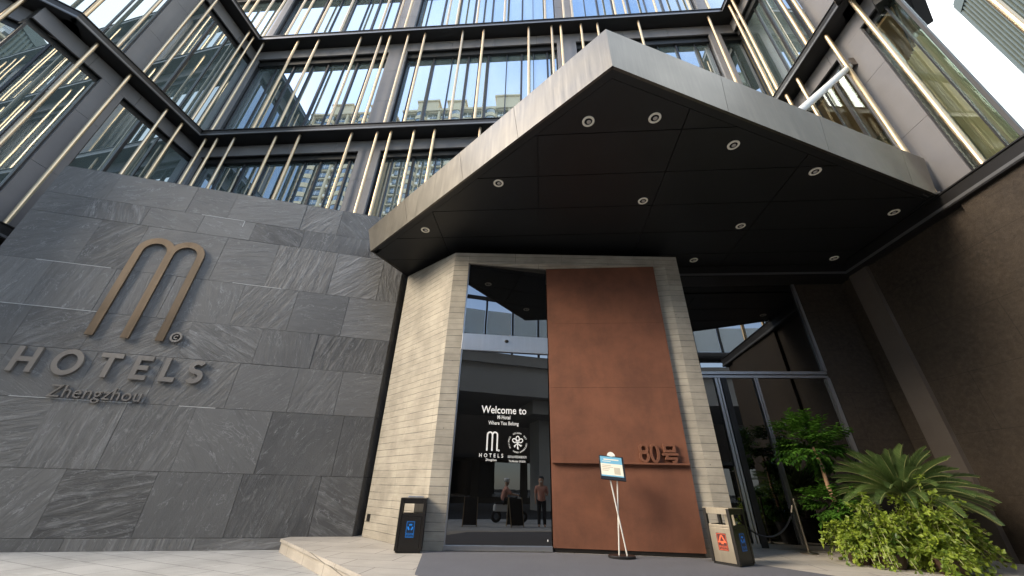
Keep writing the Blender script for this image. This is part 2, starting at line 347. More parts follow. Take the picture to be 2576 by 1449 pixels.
# ------------------------------------------------------------------ mesh helpers
class MB:
    def __init__(s):
        s.v = []; s.f = []; s.at = []; s.uvs = {}
    def face(s, pts, attr=None, uv=None):
        b = len(s.v); s.v += [Vector(p) for p in pts]
        s.f.append(tuple(range(b, b + len(pts)))); s.at.append(attr)
        if uv: s.uvs[len(s.f) - 1] = uv
    def hexa(s, c, attr=None):
        for q in ((0, 3, 2, 1), (4, 5, 6, 7), (0, 1, 5, 4), (1, 2, 6, 5), (2, 3, 7, 6), (3, 0, 4, 7)):
            s.face([c[i] for i in q], attr)
        return s
    def box(s, x0, x1, y0, y1, z0, z1):
        return s.hexa([Vector(p) for p in ((x0, y0, z0), (x1, y0, z0), (x1, y1, z0), (x0, y1, z0), (x0, y0, z1), (x1, y0, z1), (x1, y1, z1), (x0, y1, z1))])
    def obox(s, c, dx, dy, dz, rotz=0.0):
        ca, sa = math.cos(rotz), math.sin(rotz); pts = []
        for z in (-.5, .5):
            for (a, b) in ((-.5, -.5), (.5, -.5), (.5, .5), (-.5, .5)):
                pts.append(Vector((c[0] + a * dx * ca - b * dy * sa, c[1] + a * dx * sa + b * dy * ca, c[2] + z * dz)))
        return s.hexa(pts)
    def prism(s, poly, z0, z1, topz=None):
        n = len(poly); a = [Vector((p[0], p[1], z0)) for p in poly]
        b = [Vector((p[0], p[1], topz[i] if topz else z1)) for i, p in enumerate(poly)]
        s.face(a[::-1]); s.face(b)
        for i in range(n):
            j = (i + 1) % n; s.face([a[i], a[j], b[j], b[i]])
        return s
    def tube(s, pts, r, seg=10, caps=True, radii=None):
        pts = [Vector(p) for p in pts]; rings = []
        for i, p in enumerate(pts):
            d = (pts[min(i + 1, len(pts) - 1)] - pts[max(i - 1, 0)]).normalized()
            up = Vector((0, 0, 1)) if abs(d.z) < 0.9 else Vector((1, 0, 0))
            a = d.cross(up).normalized(); b = a.cross(d).normalized(); rr = radii[i] if radii else r
            rings.append([p + (a * math.cos(t) + b * math.sin(t)) * rr for t in [2 * math.pi * k / seg for k in range(seg)]])
        for i in range(len(rings) - 1):
            for k in range(seg):
                j = (k + 1) % seg; s.face([rings[i][k], rings[i][j], rings[i + 1][j], rings[i + 1][k]])
        if caps: s.face(rings[0][::-1]); s.face(rings[-1])
        return s
    def lathe(s, prof, c=(0, 0, 0), seg=24, axis=None):
        rings = []
        for (r, z) in prof:
            rings.append([Vector((c[0] + r * math.cos(2 * math.pi * k / seg), c[1] + r * math.sin(2 * math.pi * k / seg), c[2] + z)) for k in range(seg)])
        for i in range(len(rings) - 1):
            for k in range(seg):
                j = (k + 1) % seg; s.face([rings[i][k], rings[i][j], rings[i + 1][j], rings[i + 1][k]])
        return s
    def mesh(s, mesh, mat=None):
        mat = mat or Matrix.Identity(4); b = len(s.v)
        s.v += [mat @ v.co for v in mesh.vertices]
        for p in mesh.polygons:
            s.f.append(tuple(b + i for i in p.vertices)); s.at.append(None)
        return s
    def xf(s, mat):
        s.v = [mat @ v for v in s.v]; return s
    def build(s, name, mat, parent=None, bevel=0.0, smooth=False, attr=None):
        off = Vector((0, 0, 0)); q = parent
        while q is not None: off += Vector(q.location); q = q.parent
        me = bpy.data.meshes.new(name)
        me.from_pydata([v - off for v in s.v], [], s.f)
        me.validate(clean_customdata=False)
        if len(me.polygons) == len(s.f):
            ul = me.uv_layers.new(name='UVMap')
            for p in me.polygons:
                n = p.normal
                if p.index in s.uvs:
                    for li, c in zip(p.loop_indices, s.uvs[p.index]): ul.data[li].uv = c
                    continue
                if abs(n.z) > 0.75:
                    for li in p.loop_indices:
                        w = me.vertices[me.loops[li].vertex_index].co + off; ul.data[li].uv = (w.x, w.y)
                else:
                    t = Vector((-n.y, n.x, 0)).normalized()
                    for li in p.loop_indices:
                        w = me.vertices[me.loops[li].vertex_index].co + off; ul.data[li].uv = (w.dot(t), w.z)
            if attr:
                if attr == 'leaf':
                    a = me.attributes.new('leaf', 'FLOAT', 'FACE')
                    for i, v in enumerate(s.at): a.data[i].value = v or 0.0
                else:
                    a = me.attributes.new(attr, 'FLOAT_COLOR', 'FACE')
                    for i, v in enumerate(s.at): a.data[i].color = (*(v or (0.5, 0.5, 0.5)), 1)
        me.materials.append(mat)
        if smooth:
            for p in me.polygons: p.use_smooth = True
        o = bpy.data.objects.new(name, me); COL.objects.link(o)
        if parent is not None: o.parent = parent
        if bevel:
            bm = bmesh.new(); bm.from_mesh(me); bmesh.ops.remove_doubles(bm, verts=bm.verts, dist=1e-5)
            bm.to_mesh(me); bm.free()
            bv = o.modifiers.new('bevel', 'BEVEL'); bv.width = bevel; bv.segments = 2; bv.limit_method = 'ANGLE'
        return o

def thing(name, label, cat, loc=(0, 0, 0), group=None):
    o = bpy.data.objects.new(name, None); COL.objects.link(o); o.location = loc; o.empty_display_size = 0.2
    o['label'] = label; o['category'] = cat
    if group: o['group'] = group
    return o
def tag(o, label, cat, group=None):
    o['label'] = label; o['category'] = cat
    if group: o['group'] = group
    return o
def struct(name, mb, mat, kind='structure'):
    o = mb.build(name, mat); o['kind'] = kind; return o

class Face:
    """vertical plane: s along, n outward to the viewer, z up"""
    def __init__(s, p0, p1):
        s.o = Vector((p0[0], p0[1], 0)); d = Vector((p1[0] - p0[0], p1[1] - p0[1], 0)); s.len = d.length
        s.t = d.normalized(); s.n = Vector((s.t.y, -s.t.x, 0))
    def p(s, a, n, z): return s.o + s.t * a + s.n * n + Vector((0, 0, z))
    def box(s, mb, s0, s1, n0, n1, z0, z1):
        mb.hexa([s.p(s0, n1, z0), s.p(s1, n1, z0), s.p(s1, n0, z0), s.p(s0, n0, z0), s.p(s0, n1, z1), s.p(s1, n1, z1), s.p(s1, n0, z1), s.p(s0, n0, z1)]); return mb
    def mat(s, a, n, z):
        m = Matrix((s.t, Vector((0, 0, 1)), s.n)).transposed().to_4x4(); m.translation = s.p(a, n, z); return m

def text_mesh(body, size, depth=0.0, align='LEFT', spacing=1.0, bold=0.0):
    c = bpy.data.curves.new('text', 'FONT'); c.body = body; c.size = size; c.align_x = align
    c.extrude = depth; c.space_character = spacing; c.offset = bold; c.resolution_u = 4
    o = bpy.data.objects.new('text', c); COL.objects.link(o)
    bpy.context.view_layer.update()
    dg = bpy.context.evaluated_depsgraph_get()
    me = bpy.data.meshes.new_from_object(o.evaluated_get(dg))
    bpy.data.objects.remove(o); return me
def fit_text(body, width, height, depth=0.0, spacing=1.0, bold=0.0):
    """text scaled so that it fills width x height, lower left at the origin"""
    me = text_mesh(body, 1.0, 0.0, 'LEFT', spacing, bold)
    xs = [v.co.x for v in me.vertices]; ys = [v.co.y for v in me.vertices]
    sx = width / (max(xs) - min(xs)); sy = height / (max(ys) - min(ys))
    me2 = text_mesh(body, 1.0, 0.5, 'LEFT', spacing, bold) if depth else me
    mt = Matrix.Diagonal((sx, sy, depth if depth else 1, 1)) @ Matrix.Translation((-min(xs), -min(ys), 0.5 if depth else 0))
    return MB().mesh(me2, mt)
def stroke(pts, w, d, closed=False):
    """flat ribbon of width w along 2D points, extruded from z=0 to z=d"""
    P = [Vector((p[0], p[1])) for p in pts]; n = len(P); lf = []; rt = []
    for i in range(n):
        if closed: a, b = P[i - 1], P[(i + 1) % n]
        else: a, b = P[max(i - 1, 0)], P[min(i + 1, n - 1)]
        d1 = (P[i] - a).normalized() if (P[i] - a).length > 1e-9 else (b - P[i]).normalized()
        d2 = (b - P[i]).normalized() if (b - P[i]).length > 1e-9 else d1
        nn = Vector((-(d1 + d2).y, (d1 + d2).x)).normalized()
        k = w / 2 / max(0.5, nn.dot(Vector((-d1.y, d1.x))))
        lf.append(P[i] + nn * k); rt.append(P[i] - nn * k)
    mb = MB(); V3 = lambda p, z: Vector((p.x, p.y, z))
    for i in range(n if closed else n - 1):
        j = (i + 1) % n
        mb.face([V3(rt[i], d), V3(rt[j], d), V3(lf[j], d), V3(lf[i], d)])
        mb.face([V3(lf[i], 0), V3(lf[i], d), V3(lf[j], d), V3(lf[j], 0)][::1])
        mb.face([V3(rt[j], 0), V3(rt[j], d), V3(rt[i], d), V3(rt[i], 0)])
    if not closed:
        mb.face([V3(lf[0], 0), V3(rt[0], 0), V3(rt[0], d), V3(lf[0], d)])
        mb.face([V3(rt[-1], 0), V3(lf[-1], 0), V3(lf[-1], d), V3(rt[-1], d)])
    return mb
def merge(*mbs):
    r = MB()
    for m in mbs:
        b = len(r.v); r.v += m.v; r.f += [tuple(b + i for i in f) for f in m.f]; r.at += m.at
    return r
def arc(cx, cy, rx, ry, a0, a1, n): return [(cx + rx * math.cos(R(a0 + (a1 - a0) * i / n)), cy + ry * math.sin(R(a0 + (a1 - a0) * i / n))) for i in range(n + 1)]

def m_emblem(w, h, st, d):
    """the double-arched m: outline centre lines"""
    r = (w - st) / 4
    x0, x1, x2 = st / 2, st / 2 + 2 * r, st / 2 + 4 * r
    a1 = [(x0, 0)] + arc(x0 + r, h - st / 2 - r, r, r, 180, 0, 12) + [(x1, h - st / 2 - r * 1.7)]
    a2 = [(x1, 0), (x1, h - st / 2 - r * 1.5)] + arc(x1 + r, h - st / 2 - r, r, r, 180, 0, 12) + [(x2, 0)]
    return stroke(a1, st, d), stroke(a2, st, d * 1.02)

# ================================================================== SETTING
g = MB(); g.face([(-120, -3.0, -0.25), (90, -3.0, -0.25), (90, 60, -0.25), (-120, 60, -0.25)]); struct('pavement', g, M['paving'])
g = MB(); g.face([(-400, -400, -0.37), (400, -400, -0.37), (400, 400, -0.37), (-400, 400, -0.37)]); struct('ground', g, M['asphalt'])
g = MB().box(-120, 90, -3.2, -3.004, -0.366, -0.245); struct('kerb', g, M['girder'])
# raised platform: edge from the slate wall to the front
g = MB()
pl_poly = [(-5.79, 9.95), (-5.79, 9.56), (-2.42, 6.19), (-1.2, 4.95), (12, 4.95), (12, 11.2), (-5.6, 11.2)]
g.prism(pl_poly, -0.249, -0.06); struct('platform', g, M['platform'])
def offset_poly(dx):
    e = Vector((-1, -1)).normalized() * dx
    return [(-5.79 + e.x, 9.95), (-5.79 + e.x, 9.56 + e.y), (-2.42 + e.x, 6.19 + e.y), (-1.2 + e.x, 4.95 + e.y), (12, 4.95 + e.y), (12, 11.2), (-5.6, 11.2)]
struct('platform_top', MB().prism(offset_poly(0.035), -0.056, 0.0), M['platform']).modifiers.new('bevel', 'BEVEL').width = 0.008
g = MB().prism([(-2.25, 8.40), (-1.80, 6.40), (-0.9, 5.35), (4.2, 5.35), (4.75, 7.3), (4.05, 8.1), (3.55, 8.60), (3.2, 8.86), (0.25, 8.88), (-1.93, 8.5)], 0.003, 0.012)
tag(g.build('entrance_carpet', M['carpet']), 'dark grey carpet laid before the black glass entrance door', 'carpet')

# ================================================================== SLATE WALL
SW = Face((-14.29, 7.163), (-4.54, 10.33))
wall = thing('slate_wall', 'wall of dark riven slate slabs carrying the hotel sign, left of the entrance', 'wall', (-9.4, 8.75, -0.25))
b = MB(); SW.box(b, 0.02, SW.len - 0.02, -0.45, -0.06, -0.25, 9.42); b.build('backing', M['gap'], wall)
course = [-0.25, -0.02, 1.265, 2.72, 3.905, 4.93, 6.225, 7.74, 8.42, 9.44]
rw = random.Random(21)
b = MB()
def slab(f, s0, s1, z0, z1, n, at, ang, gx=0.004, th=0.05):
    """one riven slab: front face cut so that its texture runs along its own grain"""
    j = lambda: rw.uniform(-0.0015, 0.0015)
    c = [f.p(s0 + gx, n + j(), z0 + gx), f.p(s1 - gx, n + j(), z0 + gx), f.p(s1 - gx, n + j(), z1 - gx), f.p(s0 + gx, n + j(), z1 - gx)]
    k = [f.p(s0 + gx, n - th, z0 + gx), f.p(s1 - gx, n - th, z0 + gx), f.p(s1 - gx, n - th, z1 - gx), f.p(s0 + gx, n - th, z1 - gx)]
    ox, oy = rw.uniform(-40, 40), rw.uniform(-40, 40); ca, sa = math.cos(ang), math.sin(ang)
    uv = [(ox + (a * ca + zz * sa), oy + (-a * sa + zz * ca)) for a, zz in ((s0, z0), (s1, z0), (s1, z1), (s0, z1))]
    b.face(c, at, uv)
    for i in range(4):
        q = (i + 1) % 4; b.face([c[i], k[i], k[q], c[q]], at)
for ci in range(len(course) - 1):
    z0, z1 = course[ci], course[ci + 1]; a = -rw.uniform(0, 1.2)
    while a < SW.len:
        w = rw.choice([1.15, 1.45, 1.45, 1.75, 2.1]) if ci > 0 else 2.4
        e = a + w
        if SW.len - e < 0.5: e = SW.len
        cl = rw.choice([0.05, 0.1, 0.2, 0.35, 0.6, 1.0]); tone = min(1, max(0, rw.gauss(0.45, 0.28)))
        ang = rw.choice([0.15, 0.5, 0.8, 1.2, 1.45, 1.7, -0.4, -0.8]) + rw.uniform(-0.15, 0.15)
        slab(SW, max(a, 0), min(e, SW.len), z0, z1, rw.uniform(-0.004, 0.004), (tone, cl, rw.random()), ang)
        a = e
b.build('stone_slabs', M['slate'], wall, attr='slab')
SR = Face((-4.54, 10.33), (-4.40, 11.6))
b = MB()
for ci in range(len(course) - 1):
    slab(SR, 0, 0.8, course[ci], course[ci + 1], 0.0, (0.25, rw.choice([0.3, 0.9]), 0.5), rw.uniform(-1, 1.5))
    slab(SR, 0.8, SR.len, course[ci], course[ci + 1], 0.0, (0.2, 0.4, 0.5), rw.uniform(-1, 1.5))
b.build('end_slabs', M['slate'], wall, attr='slab')
b = MB(); b.hexa([SW.p(0, -0.45, 9.44), SW.p(SW.len, -0.45, 9.44), SW.p(SW.len, -0.02, 9.44), SW.p(0, -0.02, 9.44), SW.p(0, -0.45, 9.47), SW.p(SW.len, -0.45, 9.47), SW.p(SW.len, -0.02, 9.47), SW.p(0, -0.02, 9.47)])
b.build('coping', M['slate'], wall)
# mortar smears
b = MB()
for (s0, s1, z) in ((4.0, 5.2, 8.425), (0.9, 2.6, 6.23), (0.3, 3.0, 4.935), (5.6, 6.9, 6.23), (2.2, 4.6, 2.725), (5.6, 6.4, 2.72)):
    SW.box(b, s0, s1, 0.0, 0.0055, z - 0.009, z + 0.008)
SW.box(b, 5.2, 5.22, 0.0, 0.0055, 8.2, 8.42)
b.build('mortar_line', plain('pale_mortar', (0.42, 0.42, 0.41), 0.8), wall)

# the sign on the wall
def sw_u(u): return u / 1.0 + SW.len  # u measured from the wall's right end
sign = thing('hotel_wall_sign', 'bronze double-arched m emblem with HOTELS Zhengzhou letters on the slate wall', 'sign', tuple(SW.p(SW.len - 6.4, 0, 3.0)))
ma, mb2 = m_emblem(1.72, 3.05, 0.185, 0.05)
mm = SW.mat(sw_u(-7.32), 0.03, 4.29)
merge(ma, mb2).xf(mm).build('emblem', M['sign_bronze'], sign)
rg = stroke(arc(0, 0, 0.115, 0.115, 0, 342, 19), 0.045, 0.06, True)
rg2 = stroke(arc(0, 0, 0.045, 0.045, 40, 320, 12), 0.028, 0.05)
merge(rg, rg2).xf(SW.mat(sw_u(-5.35), 0.02, 4.43)).build('registered_mark', M['sign_grey'], sign)
LH = 0.60
def letter(ch, w):
    st = 0.115; d = 0.06; h = LH
    if ch == 'H': return merge(stroke([(st/2, 0), (st/2, h)], st, d), stroke([(w-st/2, 0), (w-st/2, h)], st, d), stroke([(st*.98, h*.5), (w-st*.98, h*.5)], st, d*.97))
    if ch == 'O': return stroke(arc(w/2, h/2, w/2-st/2, h/2-st/2+0.02, 0, 352, 44), st, d, True)
    if ch == 'T': return merge(stroke([(0, h-st/2), (w, h-st/2)], st, d), stroke([(w/2, 0), (w/2, h-st*.98)], st, d*.97))
    if ch == 'E': return merge(stroke([(st/2, 0), (st/2, h)], st, d), stroke([(st*.98, h-st/2), (w, h-st/2)], st, d*.97), stroke([(st*.98, h/2), (w*.9, h/2)], st, d*.97), stroke([(st*.98, st/2), (w, st/2)], st, d*.97))
    if ch == 'L': return merge(stroke([(st/2, 0), (st/2, h)], st, d), stroke([(st*.98, st/2), (w, st/2)], st, d*.97))
    r = (h - st) / 4
    pts = arc(w/2, h-st/2-r, w/2-st/2, r, 35, 270, 14) + arc(w/2, st/2+r, w/2-st/2, r, 90, -145, 14)[1:]
    return stroke(pts, st, d)
for ch, u, w in (('H', -8.38, 0.47), ('O', -7.60, 0.60), ('T', -6.70, 0.46), ('E', -5.95, 0.36), ('L', -5.32, 0.34), ('S', -4.76, 0.38)):
    letter(ch, w).xf(SW.mat(sw_u(u), 0.02, 3.27)).build('letter', M['sign_grey'], sign)
zx = fit_text('Zhengzhou', 1.86, 0.37, 0.05, 1.05, 0.0)
zx.xf(SW.mat(sw_u(-7.34), 0.02, 2.66)).build('city_name', M['sign_grey'], sign)

# ================================================================== CONCRETE PORTAL
A = Vector((-2.32, 8.57)); B = Vector((3.84, 9.02))
PF = Face(A, B)
port = thing('concrete_portal', 'board-formed concrete frame with a splayed left side around the entrance', 'portal', (0.7, 9.4, 0))
sL = 0.40; sR = PF.len - 0.36; zt = 6.57; zT = 6.90
V3 = lambda p, z: Vector((p[0], p[1], z))
b = MB()
# left jamb incl. splay, as a prism whose top climbs towards the back
bk = (-4.33, 10.40); il = PF.p(sL, 0, 0); ilb = PF.p(sL, -0.55, 0)
poly = [tuple(A), (il.x, il.y), (ilb.x + 0.04, ilb.y), (-1.85, 10.9), (-4.0, 10.9), bk]
b.prism(poly, 0, 0, [zT, zT, zT, 7.05, 7.26, 7.24])
b.build('splayed_jamb', M['concrete'], port)
b = MB(); ir = PF.p(sR, 0, 0)
poly = [(ir.x, ir.y), tuple(B), (3.70, 10.7), (3.10, 10.7), (3.16, 9.05)]
b.prism(poly, 0, zT)
b.build('straight_jamb', M['concrete'], port)
b = MB()
# lintel: front strip and a soffit that slopes back over the recessed door
lf = PF.p(sL + 0.002, 0, 0); rf = PF.p(sR - 0.002, 0, 0)
lb = (lf.x + 0.04, 9.9); rb_ = (3.10, 9.9)
b.prism([(lf.x, lf.y), (rf.x, rf.y), rb_, lb], zt, zT - 0.002)
b.build('lintel', M['concrete'], port)
b = MB(); DF0 = Vector((-2.32, 8.57)); SP = Face(bk, tuple(A))
SP.box(b, 0.12, 0.27, -0.02, 0.02, 0.33, 0.48); b.build('socket_cover', M['black'], port, 0.006)

# ================================================================== ENTRANCE DOOR
dA = (-1.925, 8.625); dB = (0.20, 9.0)
DF = Face(dA, dB)
door = thing('entrance_door', 'tall black glass sliding entrance door with white welcome lettering', 'door', (-0.85, 8.8, 0))
W = DF.len
b = MB(); DF.box(b, 0.035, W - 0.004, -0.03, -0.012, 4.50, 6.54); b.build('transom_pane', M['dglass'], door)
b = MB(); DF.box(b, 0.04, W - 0.004, -0.05, -0.03, 0.10, 4.07); b.build('sliding_pane', M['dglass'], door)
b = MB(); DF.box(b, 0.0, W, -0.12, 0.03, 4.07, 4.50); hd = b.build('header', M['alu'], door, 0.006)
b = MB(); c = DF.p(W * 0.515, 0.03, 4.34)
b.lathe([(0.0, -0.035), (0.03, -0.03), (0.05, -0.012), (0.055, 0.012), (0.04, 0.03), (0, 0.032)], (c.x, c.y, c.z), 16); b.build('sensor', M['black'], hd, smooth=True)
b = MB(); DF.box(b, 0.0, W, -0.12, 0.035, 0.012, 0.10); b.build('threshold', M['alu'], door, 0.004)
b = MB(); DF.box(b, 0.0, 0.034, -0.10, 0.012, 0.10, 4.07); DF.box(b, 0.0, 0.034, -0.10, 0.0, 4.50, 6.54); b.build('side_frame', M['alu'], door)
b = MB(); DF.box(b, 0.05, W - 0.05, -0.6, -0.5, 0.02, 6.5); b.build('lobby_screen', M['interior'], door)
dn = -0.0285
def decal(mbx, u, z, name='lettering', n=dn): return mbx.xf(DF.mat(u, n, z)).build(name, M['white'], door)
decal(fit_text('Welcome to', 1.04, 0.165, 0.0, 1.0, 0.012), 0.585, 2.605)
decal(fit_text('M-Hotel', 0.295, 0.085, 0, 1.0, 0.012), 0.96, 2.485)
decal(fit_text('Where You Belong', 0.69, 0.105, 0, 1.05, 0.012), 0.76, 2.335)
e1, e2 = m_emblem(0.255, 0.40, 0.032, 0.001)
decal(merge(e1, e2), 0.737, 1.815, 'emblem')
decal(merge(stroke(arc(0, 0, 0.017, 0.017, 0, 340, 14), 0.008, 0.001, True), stroke(arc(0, 0, 0.006, 0.006, 40, 320, 8), 0.005, 0.001)), 1.015, 1.827, 'registered_mark')
decal(fit_text('H O T E L S', 0.525, 0.078, 0, 1.12, 0.012), 0.592, 1.683)
decal(fit_text('Zhengzhou', 0.243, 0.062, 0, 1.0, 0.012), 0.735, 1.597)
# three crossed keys in a ring of letters
def key(ang, L_, bow):
    r = merge(stroke(arc(0, bow * 0.75 + L_ * 0.30, 0.036, 0.046, 0, 345, 20), 0.020, 0.001, True), stroke([(0, L_ * 0.30 + 0.005), (0, -L_ * 0.62)], 0.020, 0.001),
              stroke([(0.008, -L_ * 0.60), (0.032, -L_ * 0.60)], 0.014, 0.0012), stroke([(0.008, -L_ * 0.46), (0.026, -L_ * 0.46)], 0.012, 0.0012))
    return r.xf(Matrix.Rotation(ang, 4, 'Z'))
em = merge(key(0, 0.19, 0.06), key(R(52), 0.165, 0.055), key(R(-52), 0.165, 0.055))
decal(em, 1.432, 1.985, 'crossed_keys')
ring = MB(); txt = 'GOLDEN  KEY  INTERNATIONAL  ALLIANCE  '
for i, chh in enumerate(txt):
    if chh == ' ': continue
    a = R(118) - 2 * math.pi * i / len(txt)
    me = text_mesh(chh, 0.046, 0.0, 'CENTER', 1.0, 0.0006)
    ring.mesh(me, Matrix.Translation((0.185 * math.cos(a), 0.185 * math.sin(a), 0)) @ Matrix.Rotation(a - math.pi / 2, 4, 'Z'))
decal(ring, 1.432, 2.0, 'ring_lettering')
decal(fit_text('国际金钥匙联盟成员', 0.415, 0.052, 0, 1.0, 0.0), 1.222, 1.682)
decal(fit_text('The Member Of GKIA', 0.37, 0.042, 0, 1.0, 0.012), 1.242, 1.600)
# small white mark low on the door glass
decal(MB().box(0, 0.02, 0, 0.035, 0, 0.001), 2.06, 0.17, 'sticker')

# ================================================================== RUST STEEL PANEL
CF = Face((0.215, 8.985), (3.15, 8.945))
cor = thing('rust_steel_panel', 'tall rust brown steel cladding panel right of the entrance door', 'panel', (1.7, 9.0, 0))
for z0, z1 in ((0.075, 1.605), (1.605, 3.245), (3.249, 4.89), (4.894, 6.555)):
    b = MB(); CF.box(b, 0, CF.len, -0.05, 0.0, z0, z1); b.build('sheet', M['corten'], cor)
b = MB(); CF.box(b, 0.02, CF.len - 0.02, 0.0, 0.085, 1.605, 1.64); b.build('shelf', M['corten'], cor, 0.004)
b = MB(); CF.box(b, 0.03, CF.len - 0.03, -0.16, -0.052, 0.014, 6.5); CF.box(b, 0.03, CF.len - 0.03, -0.05, -0.02, 0.013, 0.074); b.build('backing', M['binblack'], cor)

num = thing('house_number', 'rusty raised number 80号 standing on the steel panel ledge', 'sign', tuple(CF.p(2.35, 0.05, 1.64)))
def numbuild(mbx, u): mbx.xf(CF.mat(u, 0.015, 1.642)).build('digit', M['corten'], num)
hn = 0.385; stn = 0.052
r8a, r8b = 0.082, 0.098
numbuild(merge(stroke(arc(0.105, hn - stn/2 - r8a, r8a * 0.9, r8a, 0, 345, 26), stn, 0.05, True), stroke(arc(0.105, stn/2 + r8b, r8b * 0.85, r8b, 0, 345, 26), stn, 0.0495, True)), 1.90)
numbuild(stroke(arc(0.10, hn/2, 0.078, hn/2 - stn/2, 0, 352, 40), stn, 0.06, True), 2.125)
kb = 0.05
hao = merge(stroke([(0.07, 0.355), (0.27, 0.355), (0.27, 0.235), (0.07, 0.235)], kb, 0.06, True), stroke([(0.0, 0.172), (0.34, 0.172)], kb, 0.059),
            stroke([(0.105, 0.15), (0.085, 0.092), (0.285, 0.092), (0.265, 0.028), (0.20, 0.02)], kb, 0.06))
numbuild(hao, 2.375)

# ================================================================== CANOPY
Zc = 7.30
cL, cA, cR = Vector((-5.05, 8.98)), Vector((1.27, 3.75)), Vector((9.24, 7.19))
can = thing('entrance_canopy', 'pointed steel canopy with dark soffit and recessed downlights over the entrance', 'canopy', (1.3, 7.5, Zc))
back = [(9.13, 10.75), (-4.35, 10.75), (-4.42, 10.55)]
poly = [tuple(cL), tuple(cA), tuple(cR)] + back
b = MB(); inset = [(-4.80, 9.03), (1.27, 4.03), (9.20, 7.33)] + back
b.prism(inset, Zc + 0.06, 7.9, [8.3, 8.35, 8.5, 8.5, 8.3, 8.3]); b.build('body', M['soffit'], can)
def zlerp(a, c, t): return a + (c - a) * t
def fascia(P0, P1, z0, z1, cuts, t0=0.0, t1=1.0):
    F = Face(P0, P1)
    for c0, c1 in zip(cuts[:-1], cuts[1:]):
        s0, s1 = c0 * F.len + (0.004 if c0 > 0 else 0), c1 * F.len - (0.004 if c1 < 1 else 0)
        za, zb = zlerp(z0, z1, c0), zlerp(z0, z1, c1); b = MB()
        k0 = zlerp(t0, t1, c0) * F.len + (0.004 if c0 > 0 else 0); k1 = zlerp(t0, t1, c1) * F.len - (0.004 if c1 < 1 else 0)
        b.hexa([F.p(s0, 0, Zc), F.p(s1, 0, Zc), F.p(s1, -0.05, Zc), F.p(s0, -0.05, Zc), F.p(k0, 0, za), F.p(k1, 0, zb), F.p(k1, -0.05, zb), F.p(k0, -0.05, za)])
        b.build('fascia', M['fascia'], can)
    b = MB(); F.box(b, 0.05, F.len - 0.05, -0.12, -0.055, Zc + 0.03, min(z0, z1) - 0.02); b.build('fascia_backing', M['gap'], can)
fascia(cL, cA, 8.41, 8.41, [0, 0.245, 0.53, 0.74, 1.0], -0.072, 1.0)
fascia(cA, cR, 8.41, 8.72, [0, 0.285, 0.59, 0.90, 1.0], 0.0, 1.075)
b = MB()   # left end return
FE = Face((-4.55, 10.06), tuple(cL)); e2 = Vector((-5.507, 9.357, 8.409)); b.hexa([FE.p(0, 0, Zc), FE.p(FE.len - .002, 0, Zc), FE.p(FE.len - .002, -.05, Zc), FE.p(0, -.05, Zc), FE.p(0, 0, 8.40), e2, e2 + Vector((.05, 0.0, 0)), FE.p(0, -.05, 8.40)]); b.build('fascia', M['fascia'], can)
# soffit border strip + panels with open joints
def clip(poly, a, c):
    """keep the part of a convex polygon left of line a->c"""
    out = []; d = (c[0] - a[0], c[1] - a[1]); side = lambda p: d[0] * (p[1] - a[1]) - d[1] * (p[0] - a[0])
    for i in range(len(poly)):
        p, q = poly[i], poly[(i + 1) % len(poly)]; sp, sq = side(p), side(q)
        if sp >= 0: out.append(p)
        if (sp > 0 > sq) or (sp < 0 < sq):
            t = sp / (sp - sq); out.append((p[0] + (q[0] - p[0]) * t, p[1] + (q[1] - p[1]) * t))
    return out
fl = (cA - cL).normalized(); nl = Vector((-fl.y, fl.x)); fr_ = (cR - cA).normalized(); nr = Vector((-fr_.y, fr_.x))
def offs(P, n, d): return (P.x + n.x * d, P.y + n.y * d)
bx = [0.0 - 20, -2.7, 0.02, 2.82, 5.6, 20]; by = [0, 5.08, 6.18, 7.28, 8.4, 9.5, 12]
g2 = 0.009
for i in range(len(bx) - 1):
    for j in range(len(by) - 1):
        cell = [(bx[i] + g2, by[j] + g2), (bx[i + 1] - g2, by[j] + g2), (bx[i + 1] - g2, by[j + 1] - g2), (bx[i] + g2, by[j + 1] - g2)]
        cell = clip(cell, offs(cL, nl, 0.20), offs(cA, nl, 0.20)); 
        if cell: cell = clip(cell, offs(cA, nr, 0.20), offs(cR, nr, 0.20))
        if cell: cell = clip(cell, back[0], back[1])
        if cell: cell = clip(cell, back[2], tuple(cL))
        if cell and len(cell) > 2:
            cell = clip(cell, (9.15, 0), (9.15, 20))
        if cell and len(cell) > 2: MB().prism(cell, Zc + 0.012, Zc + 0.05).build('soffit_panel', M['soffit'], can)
for F, e0, e1, dz in ((Face(cL, cA), 0.35, 0.03, 0.0), (Face(cA, cR), 0.03, 0.3, 0.003)):
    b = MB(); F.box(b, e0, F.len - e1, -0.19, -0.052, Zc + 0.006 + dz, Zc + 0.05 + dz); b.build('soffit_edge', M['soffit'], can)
lampm = plain('downlight_ring', (0.86, 0.81, 0.68), 0.4, 0.0); lens = plain('downlight_lens', (0.5, 0.46, 0.42), 0.3, 0.2)
k = 6.2 / 5.95
DL = [(0.95, 4.61), (2.14, 4.6), (3.81, 5.29), (5.79, 6.07), (-0.86, 6.09), (2.45, 6.82), (5.11, 7.87), (8.43, 7.49), (-2.97, 7.7), (4.51, 9.44), (8.39, 9.48)]
proto = None
